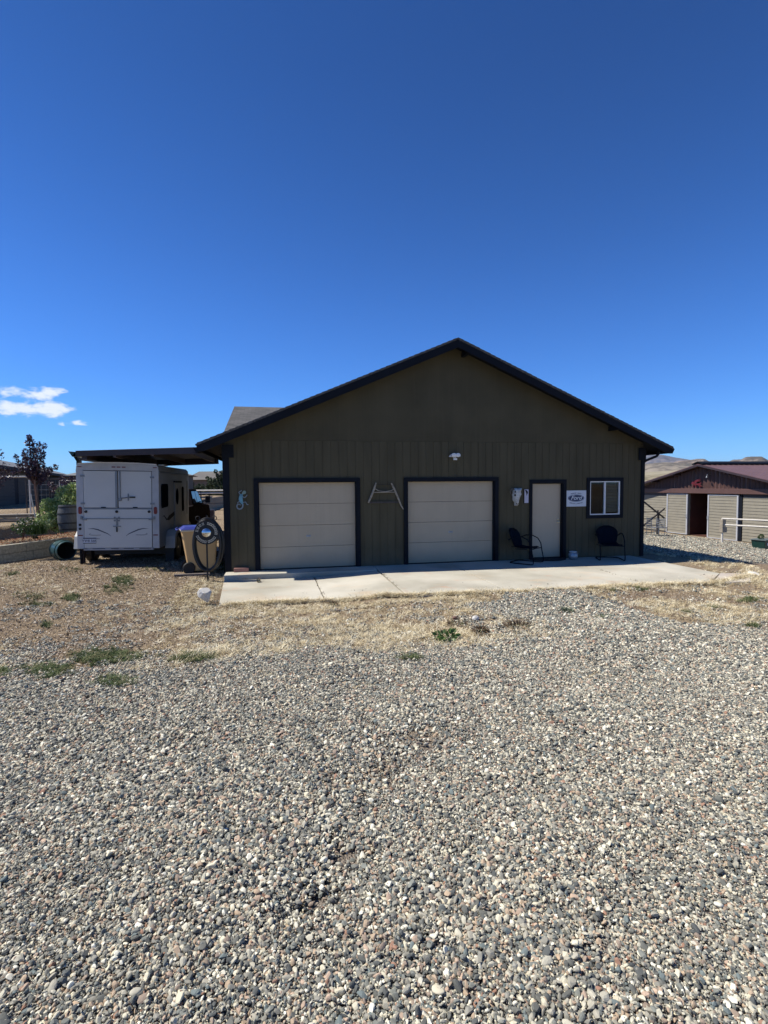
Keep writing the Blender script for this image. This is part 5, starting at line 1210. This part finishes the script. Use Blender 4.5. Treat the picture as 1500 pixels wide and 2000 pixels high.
rock('rock', 'flat pale stone at the gravel edge of the dry grass island', (4.60, -6.62, .06), (.13, .06, .035), 9, rm)

# ------------------------------------------------------------------ scatters (stuff): geometry nodes on point clouds made here
def source(name, V_, F_, m, smooth=False):
    me = bpy.data.meshes.new(name); me.from_pydata([tuple(map(float, v)) for v in V_], [], [tuple(map(int, f)) for f in F_]); me.materials.append(m)
    if smooth: me.polygons.foreach_set('use_smooth', [True]*len(me.polygons))
    return bpy.data.objects.new(name, me)
def scatter(name, pts, rot, scl, idx, sources, category=None, label=None):
    n = len(pts); me = bpy.data.meshes.new(name); me.vertices.add(n); me.vertices.foreach_set('co', np.asarray(pts, np.float32).ravel())
    a = me.attributes.new('rot', 'FLOAT_VECTOR', 'POINT'); a.data.foreach_set('vector', np.asarray(rot, np.float32).ravel())
    a = me.attributes.new('scl', 'FLOAT_VECTOR', 'POINT'); a.data.foreach_set('vector', np.asarray(scl, np.float32).ravel())
    a = me.attributes.new('idx', 'INT', 'POINT'); a.data.foreach_set('value', np.asarray(idx, np.int32))
    o = bpy.data.objects.new(name, me); C.objects.link(o)
    col = bpy.data.collections.new(name+'_sources')
    for k, s_ in enumerate(sources): s_.name = '%s_src_%02d' % (name, k); col.objects.link(s_)
    ng = bpy.data.node_groups.new(name, 'GeometryNodeTree'); ng.interface.new_socket('Geometry', in_out='INPUT', socket_type='NodeSocketGeometry'); ng.interface.new_socket('Geometry', in_out='OUTPUT', socket_type='NodeSocketGeometry')
    N, L = ng.nodes, ng.links; gi, go = N.new('NodeGroupInput'), N.new('NodeGroupOutput')
    ip = N.new('GeometryNodeInstanceOnPoints'); ci = N.new('GeometryNodeCollectionInfo'); ci.inputs['Collection'].default_value = col; ci.inputs['Separate Children'].default_value = True; ci.inputs['Reset Children'].default_value = True
    L.new(gi.outputs[0], ip.inputs['Points']); L.new(ci.outputs[0], ip.inputs['Instance']); ip.inputs['Pick Instance'].default_value = True
    def attr(nm, ty):
        q = N.new('GeometryNodeInputNamedAttribute'); q.data_type = ty; q.inputs['Name'].default_value = nm; return q.outputs[0]
    L.new(attr('idx', 'INT'), ip.inputs['Instance Index']); L.new(attr('scl', 'FLOAT_VECTOR'), ip.inputs['Scale'])
    er = N.new('FunctionNodeEulerToRotation'); L.new(attr('rot', 'FLOAT_VECTOR'), er.inputs[0]); L.new(er.outputs[0], ip.inputs['Rotation'])
    L.new(ip.outputs[0], go.inputs[0]); md = o.modifiers.new('scatter', 'NODES'); md.node_group = ng
    tag(o, label, category, kind='stuff'); return o

def stone_mat():
    m = bpy.data.materials.new('gravel_stone'); m.use_nodes = True; N, L = m.node_tree.nodes, m.node_tree.links; b = N['Principled BSDF']; b.inputs['Roughness'].default_value = .85; b.inputs['Specular IOR Level'].default_value = .3
    oi = N.new('ShaderNodeObjectInfo'); r = N.new('ShaderNodeValToRGB'); e = r.color_ramp.elements; r.color_ramp.interpolation = 'CONSTANT'
    gi_ = N.new('ShaderNodeNewGeometry'); ad_ = N.new('ShaderNodeMath'); ad_.operation = 'MULTIPLY_ADD'; L.new(gi_.outputs['Random Per Island'], ad_.inputs[0]); ad_.inputs[1].default_value = 13.7; L.new(oi.outputs['Random'], ad_.inputs[2])
    fr1 = N.new('ShaderNodeMath'); fr1.operation = 'FRACT'; L.new(ad_.outputs[0], fr1.inputs[0]); L.new(fr1.outputs[0], r.inputs[0])
    cs = [(0, (.15, .15, .145)), (.13, (.25, .24, .225)), (.25, (.33, .31, .28)), (.36, (.42, .395, .35)), (.46, (.20, .205, .20)), (.56, (.50, .46, .39)), (.64, (.11, .115, .12)), (.72, (.38, .30, .24)), (.78, (.58, .55, .50)), (.84, (.29, .235, .205)), (.89, (.40, .31, .26)), (.925, (.165, .19, .20)), (.965, (.60, .575, .53)), (.985, (.30, .19, .15))]
    while len(e) < len(cs): e.new(.5)
    for q, (p, c) in zip(e, cs): q.position = p; q.color = (*[min(1, k_*x**1.22) for k_, x in zip((1.37, 1.385, 1.23), c)], 1)
    t = N.new('ShaderNodeTexCoord'); n = N.new('ShaderNodeTexNoise'); n.inputs['Scale'].default_value = 60.0; n.inputs['Detail'].default_value = 4; L.new(t.outputs['Object'], n.inputs['Vector'])
    mr = N.new('ShaderNodeMapRange'); L.new(n.outputs['Fac'], mr.inputs[0]); mr.inputs[1].default_value = .3; mr.inputs[2].default_value = .7; mr.inputs[3].default_value = .80; mr.inputs[4].default_value = 1.18
    mu = N.new('ShaderNodeMixRGB'); mu.blend_type = 'MULTIPLY'; mu.inputs[0].default_value = 1; L.new(r.outputs[0], mu.inputs[1]); L.new(mr.outputs[0], mu.inputs[2]); L.new(mu.outputs[0], b.inputs['Base Color'])
    return m
SM = stone_mat()
def stone_verts(R, sub):
    bm = bmesh.new(); bmesh.ops.create_icosphere(bm, subdivisions=sub, radius=.5)
    V_ = np.array([v.co[:] for v in bm.verts]); F_ = [tuple(v.index for v in f.verts) for f in bm.faces]; bm.free()
    for _ in range(R.integers(6, 11)):
        n_ = R.normal(size=3); n_ /= np.linalg.norm(n_); h_ = R.uniform(.24, .42); s_ = V_@n_; V_ = V_-np.outer(np.maximum(s_-h_, 0)*.95, n_)
    V_ = V_*np.array([R.uniform(1.0, 1.55), R.uniform(.8, 1.1), R.uniform(.45, .8)])*1.15
    return V_, F_
def rotm(a, b, c): return np.array(Euler((a, b, c)).to_matrix())
stones = []
for k in range(16):
    R = np.random.default_rng(100+k); V_, F_ = stone_verts(R, 2)
    me = bpy.data.meshes.new('s'); me.from_pydata(V_.tolist(), [], F_); me.materials.append(SM)
    me.polygons.foreach_set('use_smooth', [k % 4 == 0]*len(me.polygons)); stones.append(bpy.data.objects.new('stone', me))
clusters = []
for k in range(28):
    R = np.random.default_rng(700+k); AV, AF, o_ = [], [], 0
    for q in range(34):
        V_, F_ = stone_verts(R, 2 if R.uniform() < .45 else 1); sz = float(np.clip(.0100*np.exp(R.normal()*.38), .005, .024))
        a = R.uniform(0, 2*pi); r_ = .055*math.sqrt(R.uniform()); V_ = (V_@rotm(R.normal()*.55, R.normal()*.55, R.uniform(0, 6)).T)*sz+np.array([r_*cos(a), r_*sin(a), R.uniform(-.004, .012)])
        AV.append(V_); AF += [tuple(i_+o_ for i_ in f_) for f_ in F_]; o_ += len(V_)
    me = bpy.data.meshes.new('c'); me.from_pydata(np.concatenate(AV).tolist(), [], AF); me.materials.append(SM); clusters.append(bpy.data.objects.new('cluster', me))

def sample(n, x0, x1, y0, y1, R): return R.uniform(x0, x1, n), R.uniform(y0, y1, n)
fx, fy = sin(YAW), cos(YAW)
def camd(x, y): return (x-CAM.x)*fx+(y-CAM.y)*fy
def camx(x, y): return (x-CAM.x)*cos(YAW)-(y-CAM.y)*sin(YAW)
def stones_in(n, box, R, smean, cond, zlift, smax=.034):
    x, y = sample(n, *box, R); k = cond(x, y); x, y = x[k], y[k]; n = len(x)
    s_ = np.clip(smean*np.exp(R.normal(size=n)*.42), .006, smax)
    z = gz(x, y)+R.uniform(zlift[0], zlift[1], n)*smean*1.3
    return np.stack([x, y, z], 1), s_
R = np.random.default_rng(12)
vis = lambda x, y, mgn=1.6: (np.abs(camx(x, y)) < .80*camd(x, y)+mgn) & (camd(x, y) > .6)
hollow = lambda x, y: ~((((x-1.60)/.13)**2+((y+10.17)/.10)**2 < R.uniform(.3, 1.3, x.shape)) | (((x-1.47)/.12)**2+((y+10.40)/.08)**2 < R.uniform(.3, 1.3, x.shape)))
thin = lambda x, y: R.uniform(size=x.shape) > .82*np.clip(np.exp(-((x-1.75)/.40)**2-((y+9.5)/.22)**2)+np.exp(-((x-2.35)/.5)**2-((y+9.05)/.28)**2)+.6*np.exp(-((x-.6)/.8)**2-((y+8.6)/.3)**2)+.5*np.exp(-((x-4.2)/.7)**2-((y+8.4)/.25)**2), 0, 1)
def cover(n, box, cond, k0, smul=(.85, 1.2)):
    x, y = sample(n, *box, R); k = cond(x, y); x, y = x[k], y[k]
    b_ = np.clip(.72+.135*camd(x, y), .95, 2.2)*(1+.22*wob(x, y, .9, 3.3)+.10*wob(x, y, 3.3, 1.1)); b_ = np.maximum(b_, .8); k = R.uniform(size=len(x)) < 1.15/b_**1.7; x, y, b_ = x[k], y[k], b_[k]; n = len(x)
    return np.stack([x, y, gz(x, y)+R.uniform(-.003, .006, n)*b_], 1), b_*R.uniform(smul[0], smul[1], n), R.integers(0, 28, n)+k0
inG = lambda x, y: gmask(x, y) & vis(x, y, 1.2)
B_ = [cover(60000, (-5.5, 8.5, -12.4, -8.2), lambda x, y: inG(x, y) & hollow(x, y) & thin(x, y) & (wob(x, y, 1.3, 8.1) < R.uniform(.45, 1.3, x.shape)), 0),
      cover(62000, (-8, 13, -8.2, -3.6), inG, 0, (.85, 1.2)),
      cover(60000, (11.5, 24, -3, 16), lambda x, y: inpoly(x, y, GRAV2) & vis(x, y, .5), 0, (.9, 1.3)),
      # stray gravel mixed into the dirt, thickest near the gravel edge
      cover(70000, (-8, 13, -7.6, -2.6), lambda x, y: ~gmask(x, y) & vis(x, y, 1.2) & (R.uniform(size=x.shape) < np.clip(.9-.40*(y+7.0), .08, .9)*np.where(x > 5, .35, 1)*(wob(x, y, 1.7, 5.5) > -.35)) & ~((x > .1) & (x < 11.3) & (y > -3.9)), 0, (.7, 1.1))]
A_ = [stones_in(9000, (-5.5, 8.5, -12.4, -8.2), R, .017, lambda x, y: inG(x, y) & hollow(x, y), (.5, 1.1), .03),
      stones_in(9000, (-8, 13, -8.2, -3.6), R, .019, inG, (.5, 1.1), .034),
      stones_in(20000, (-8, 13, -7.4, -2.6), R, .015, lambda x, y: ~gmask(x, y) & vis(x, y, 1.2) & (R.uniform(size=x.shape) < np.clip(.55-.22*(y+7.2)*(x < 4.6), .12, .6)) & ~((x > .1) & (x < 11.3) & (y > -3.9)), (0, .4), .03)]
# a few stones kicked onto the slab
nk = 420; kx = R.uniform(.25, 10.6, nk); ky = np.interp(kx, [.18, 2.1, 3.56, 5.5, 8.5, 9.9, 11], [-3.02, -3.1, -3.45, -3.6, -3.68, -3.8, -3.0])+R.exponential(.16, nk); kz = np.where(kx < 2.1, -.093, np.where(kx < 3.56, -.093+.083*(kx-2.1)/1.46, .0))
kk = (ky < -.8); A_.append((np.stack([kx, ky, kz+.004], 1)[kk], np.clip(.010*np.exp(R.normal(size=nk)*.4), .006, .022)[kk]))
p_ = np.concatenate([b[0] for b in B_]+[a[0] for a in A_]); nb = sum(len(b[0]) for b in B_); na = len(p_)-nb; n = len(p_)
idx = np.concatenate([b[2] for b in B_]+[R.integers(28, 44, na)])
s1 = np.concatenate([b[1] for b in B_]); s2 = np.concatenate([a[1] for a in A_])
scl = np.concatenate([np.repeat(s1[:, None], 3, 1), s2[:, None]*np.stack([R.uniform(.85, 1.2, na), R.uniform(.85, 1.15, na), R.uniform(.75, 1.15, na)], 1)])
tilt = np.concatenate([np.full(nb, .08), np.full(na, .45)])
rot = np.stack([R.normal(size=n)*tilt, R.normal(size=n)*tilt, R.uniform(0, 2*pi, n)], 1)
scatter('gravel', p_, rot, scl, idx, clusters+stones, 'gravel', 'loose grey and tan gravel stones covering the yard')
print('stones', n)

# litter flakes and straw
def flake_mat(name, cs):
    m = bpy.data.materials.new(name); m.use_nodes = True; N, L = m.node_tree.nodes, m.node_tree.links; b = N['Principled BSDF']; b.inputs['Roughness'].default_value = .9; b.inputs['Specular IOR Level'].default_value = .2
    oi = N.new('ShaderNodeObjectInfo'); r = N.new('ShaderNodeValToRGB'); L.new(oi.outputs['Random'], r.inputs[0]); e = r.color_ramp.elements
    while len(e) < len(cs): e.new(.5)
    for q, (p, c) in zip(e, cs): q.position = p; q.color = (*c, 1)
    L.new(r.outputs[0], b.inputs['Base Color']); return m
FM = flake_mat('dead_leaf_litter', [(0, (.07, .05, .035)), (.35, (.19, .145, .10)), (.65, (.32, .25, .175)), (.85, (.52, .44, .33)), (1, (.74, .67, .55))])
flakes = []
for k in range(8):
    R2 = np.random.default_rng(300+k); n1 = 5; V_, F_ = [], []
    for i in range(n1):
        t = i/(n1-1)-.5; wd = .34*(1-(2*t)**2*.8)*R2.uniform(.7, 1.2); z = .35*(.25-t*t)*R2.uniform(.3, 1.6)
        V_ += [(t, -wd/2, z+R2.uniform(0, .16)), (t, wd/2, z+R2.uniform(0, .16))]
    F_ = [(2*i, 2*i+2, 2*i+3, 2*i+1) for i in range(n1-1)]
    flakes.append(source('flake', V_, F_, FM))
onpad = lambda x, y: (x > .02) & (x < 11.0) & (y > -3.05-.05*x*(x < 4)-.45*(x >= 2.5)) & (y < 0)
inb = lambda x, y: (x > -.05) & (x < W+.05) & (y > 0)
R = np.random.default_rng(21)
x, y = sample(190000, -9, 9, -8, 3.2, R)
dens = np.where(gmask(x, y), .02, .85)*np.where(x < 1.5, 1, .45)
k = vis(x, y, .8) & ~onpad(x, y) & ~inb(x, y) & (R.uniform(size=x.shape) < dens) & ((x-WA[0])*WN[0]+(y-WA[1])*WN[1] < 0)
x, y = x[k], y[k]; n = len(x); print('flakes', n)
s_ = np.clip(.032*np.exp(R.normal(size=n)*.35), .012, .07)
scatter('leaf_litter', np.stack([x, y, gz(x, y)+R.uniform(.002, .012, n)], 1), np.stack([R.normal(size=n)*.4, R.normal(size=n)*.4, R.uniform(0, 2*pi, n)], 1), np.repeat(s_[:, None], 3, 1), R.integers(0, 8, n), flakes, 'litter', 'brown dead leaf litter and chips over the bare yard')

ST = flake_mat('dry_straw', [(0, (.31, .235, .13)), (.35, (.55, .45, .27)), (.75, (.78, .69, .46)), (1, (.86, .80, .61))])
straws = []
for k in range(8):
    V_, F_ = tuft_mesh(16, .055, .05, 400+k, .0042, 1.5); straws.append(source('straw', V_, F_, ST))
for k in range(4):
    V_, F_ = tuft_mesh(14, .12, .05, 420+k, .0035, .8); straws.append(source('straw', V_, F_, ST))
R = np.random.default_rng(31)
x, y = sample(150000, -8, 16, -8.3, 3, R)
f = .5+.5*wob(x, y, 1.1, 2.2); f2 = .5+.5*wob(x, y, 2.9, .7)
dens = np.clip(.04+1.9*(f-.42), 0, 1)*np.clip(.15+1.2*f2, 0, 1.2)
dens = dens*np.where(x < -.6, .16+.25*(y < -5.9), 1.); dens = np.where((x > -.4) & (x < 4.8), np.maximum(dens*1.3, .16), dens)
edge = np.exp(-((y+3.65)/.35)**2)*((x > .2) & (x < 11)); dens = np.maximum(dens, edge*.85)
dens = np.where((x > -.7) & (x < .2) & (y > -3.3) & (y < -.6), np.maximum(dens, .5), dens)
band = np.exp(-((y+6.2)/.45)**2)*((x > 0) & (x < 5)); dens = np.maximum(dens, band*.75)
dens = np.where(gmask(x, y), .012, dens)
dens = np.where((x > 4.9) & (y > -6.3) & (y < -3.2) & (x < 7), dens*.4, dens)
dens = np.where((x > 3.9) & (x < 4.9) & (y > -6.3) & (y < -5.3), dens*.35, dens)
k = vis(x, y, .6) & ~onpad(x, y) & ~inb(x, y) & (R.uniform(size=x.shape) < dens) & ((x-WA[0])*WN[0]+(y-WA[1])*WN[1] < 0) & (x < 13.5)
x, y = x[k], y[k]
t_ = R.uniform(0, 1, 5200); E_ = np.array([(.18, -3.02), (2.08, -3.1), (3.56, -3.45), (5.53, -3.6), (8.54, -3.68), (9.88, -3.85), (11.5, -3.3)]); ex = .18+11.3*t_; ey = np.interp(ex, E_[:, 0], E_[:, 1])-.035+R.normal(size=5200)*.05; kk = (ex < 5) | (ex > 7.2) | (R.uniform(size=5200) < .35)
kk &= .5+.5*wob(ex, ey, 3.1, 1.0) > R.uniform(0, .9, 5200)
n0 = len(x); x, y = np.concatenate([x, ex[kk]]), np.concatenate([y, ey[kk]]); n = len(x); print('straw', n)
s_ = R.uniform(.6, 1.25, n); idx = np.where(R.uniform(size=n) < .12, R.integers(8, 12, n), R.integers(0, 8, n))
zq = gz(x, y); zq[n0:] = np.maximum(zq[n0:], np.where(x[n0:] < 3, -.10, -.01))
scatter('dry_grass', np.stack([x, y, zq], 1), np.stack([R.normal(size=n)*.2, R.normal(size=n)*.2, R.uniform(0, 2*pi, n)], 1), np.stack([s_*1.2, s_*1.2, s_*.8], 1), idx, straws, 'dry grass', 'short straw-coloured dead grass in front of the slab')

GM = flake_mat('green_grass_blades', [(0, (.035, .055, .02)), (.5, (.075, .11, .04)), (.8, (.14, .16, .07)), (1, (.32, .28, .15))])
gr = [source('g', *tuft_mesh(22, .07, .05, 500+k, .005, 1.1), GM) for k in range(6)]
R = np.random.default_rng(41); PX, PY = [], []
for (px, py, rx, ry, dn) in ((240, 1135, 22, 9, 330), (225, 1150, 28, 7, 120), (140, 1168, 16, 7, 160), (60, 1165, 32, 7, 90), (75, 1181, 30, 6, 90), (95, 1312, 50, 16, 520), (200, 1282, 60, 15, 560), (258, 1283, 28, 9, 120), (370, 1288, 45, 11, 300), (220, 1340, 38, 12, 260), (5, 1318, 12, 12, 120), (90, 1218, 8, 7, 50), (150, 1112, 40, 6, 80), (300, 1112, 40, 6, 60), (25, 1122, 18, 4, 60), (800, 1297, 25, 5, 90), (1106, 1193, 12, 5, 170), (1390, 1188, 16, 4, 60), (1460, 1173, 25, 5, 90), (1340, 1197, 10, 3, 40), (1250, 1149, 18, 4, 60), (1050, 1150, 12, 4, 40), (1470, 1236, 14, 4, 60), (1200, 1150, 8, 4, 30), (1180, 1210, 18, 4, 50)):
    dn = int(dn*.42); a = R.uniform(0, 2*pi, dn); q = np.sqrt(R.uniform(0, 1, dn))
    for X_, Y_ in zip(px+rx*q*np.cos(a)*(1+.3*R.normal(size=dn)), py+ry*q*np.sin(a)*(1+.3*R.normal(size=dn))):
        w_ = onz(X_, Y_, .0 if Y_ < 1250 else .05); PX.append(w_.x); PY.append(w_.y)
x, y = np.array(PX), np.array(PY); k = ~onpad(x, y) & ~inb(x, y); x, y = x[k], y[k]; n = len(x)
s_ = R.uniform(.5, 1.15, n)
scatter('green_grass', np.stack([x, y, gz(x, y)], 1), np.stack([R.normal(size=n)*.2, R.normal(size=n)*.2, R.uniform(0, 2*pi, n)], 1), np.repeat(s_[:, None], 3, 1), R.integers(0, 6, n), gr, 'grass', 'low green grass patches along the gravel edge')

# individual weeds
def weed(px, py, r_, h_, n, size, m, label, seed, z=.03):
    p = onz(px, py, z); p.z = g1(p.x, p.y); t = thing('weed', label, 'weed', p)
    R = np.random.default_rng(seed); q = blob((0, 0, h_*.45), 1, n, seed, (r_, r_, h_*.55)); leaves(q, size, m, 'leaves', t, seed=seed)
    mb = MB()
    for i in range(6): a = i*1.05; mb.tube([(0, 0, -.02), (r_*.4*cos(a), r_*.4*sin(a), h_*.4), (r_*.8*cos(a), r_*.8*sin(a), h_*.8)], [.005, .004, .002], 4)
    mb.build('stem', LDm, t)
WM = leafmat('weed_green', (.04, .09, .025), (.16, .26, .08), .3)
BM = leafmat('dry_brown_weed', (.10, .07, .04), (.25, .18, .11), .2)
weed(872, 1252, .17, .15, 120, .07, WM, 'leafy green weed in the middle of the dry grass island', 3)
weed(938, 1238, .0001+.12, .10, 160, .04, BM, 'brown dried weed right of the leafy green weed', 4)
weed(1106, 1192, .14, .06, 260, .035, leafmat('grey_green_weed', (.06, .08, .05), (.13, .16, .10), .2), 'low grey-green weed in the gravel by the slab', 5)
weed(650, 1168, .10, .10, 90, .03, BM, 'dried weed growing in the slab joint corner', 6)
weed(893, 1218, .16, .07, 160, .035, BM, 'brown dried weed behind the leafy green weed', 7)
weed(1012, 1228, .22, .09, 240, .04, BM, 'wide brown dried weed patch at the right of the grass island', 8)
weed(70, 1078, .12, .28, 160, .06, leafmat('dark_weed', (.02, .03, .012), (.06, .07, .03), .2), 'dark weed growing against the timber wall', 9, 0)
weed(800, 1296, .16, .04, 200, .03, leafmat('dull_weed', (.08, .09, .05), (.15, .16, .09), .2), 'flat dull green weed in the gravel edge', 10)
weed(436, 1108, .10, .30, 120, .04, LDm, 'spindly green weed at the workshop corner', 11, 0)
weed(505, 1128, .05, .12, 60, .03, BM, 'little dried weed at the step in front of the first garage door', 12, 0)
# joint weeds: tiny plants in the slab cracks, uncountable
R = np.random.default_rng(51); PX = []
for (x0_, y0_, x1_, y1_, n_) in ((2.05, -.8, 2.09, -3.1, 34), (3.58, -1.2, 3.57, -2.6, 26), (8.66, -1.9, 8.55, -3.6, 16), (0, -.5, 2.0, -.62, 18)):
    for _ in range(n_): t = R.uniform(); PX.append((x0_+(x1_-x0_)*t+R.normal()*.015, y0_+(y1_-y0_)*t, -.03+(-.07 if x0_ < 3 else .025)))
n = len(PX); scatter('crack_weeds', PX, np.stack([R.normal(size=n)*.3, R.normal(size=n)*.3, R.uniform(0, 6, n)], 1), np.repeat(R.uniform(.3, .75, n)[:, None], 3, 1), R.integers(0, 4, n), [source('c', *tuft_mesh(10, .07, .04, 600+k, .004, .9), BM) for k in range(4)], 'weeds', 'tiny dry weeds sprouting from the slab joints')
# mulch in the lower bed
R = np.random.default_rng(61); x, y = sample(9000, -10, -4.6, -1, 8, R); s0 = (x-WA[0])*WN[0]+(y-WA[1])*WN[1]; k = (s0 > .2) & (s0 < 2.0) & (x < -5.2); x, y = x[k], y[k]; n = len(x)
MM = flake_mat('bark_mulch', [(0, (.12, .045, .025)), (.6, (.30, .12, .06)), (1, (.48, .28, .17))])
scatter('bark_mulch', np.stack([x, y, gz(x, y)+R.uniform(.0, .03, n)], 1), np.stack([R.normal(size=n)*.5, R.normal(size=n)*.5, R.uniform(0, 6, n)], 1), np.repeat(R.uniform(.04, .09, n)[:, None], 3, 1), R.integers(0, 4, n), [source('m', [v.co[:] for v in f_.data.vertices], [tuple(q.vertices) for q in f_.data.polygons], MM) for f_ in flakes[:4]], 'mulch', 'reddish bark mulch in the raised planting bed')

# ------------------------------------------------------------------ the air: far hills fade to blue
def haze(dens):
    mb = MB(); mb.box(-12500, 12500, -2600, 12500, -60, 560); m = bpy.data.materials.new('haze_air'); m.use_nodes = True; N, L = m.node_tree.nodes, m.node_tree.links
    N.remove(N['Principled BSDF']); v = N.new('ShaderNodeVolumePrincipled'); v.inputs['Color'].default_value = (.62, .78, 1, 1); v.inputs['Density'].default_value = dens
    L.new(v.outputs[0], N['Material Output'].inputs['Volume']); o = mb.build('haze', m); tag(o, kind='stuff')
haze(3.2e-5)
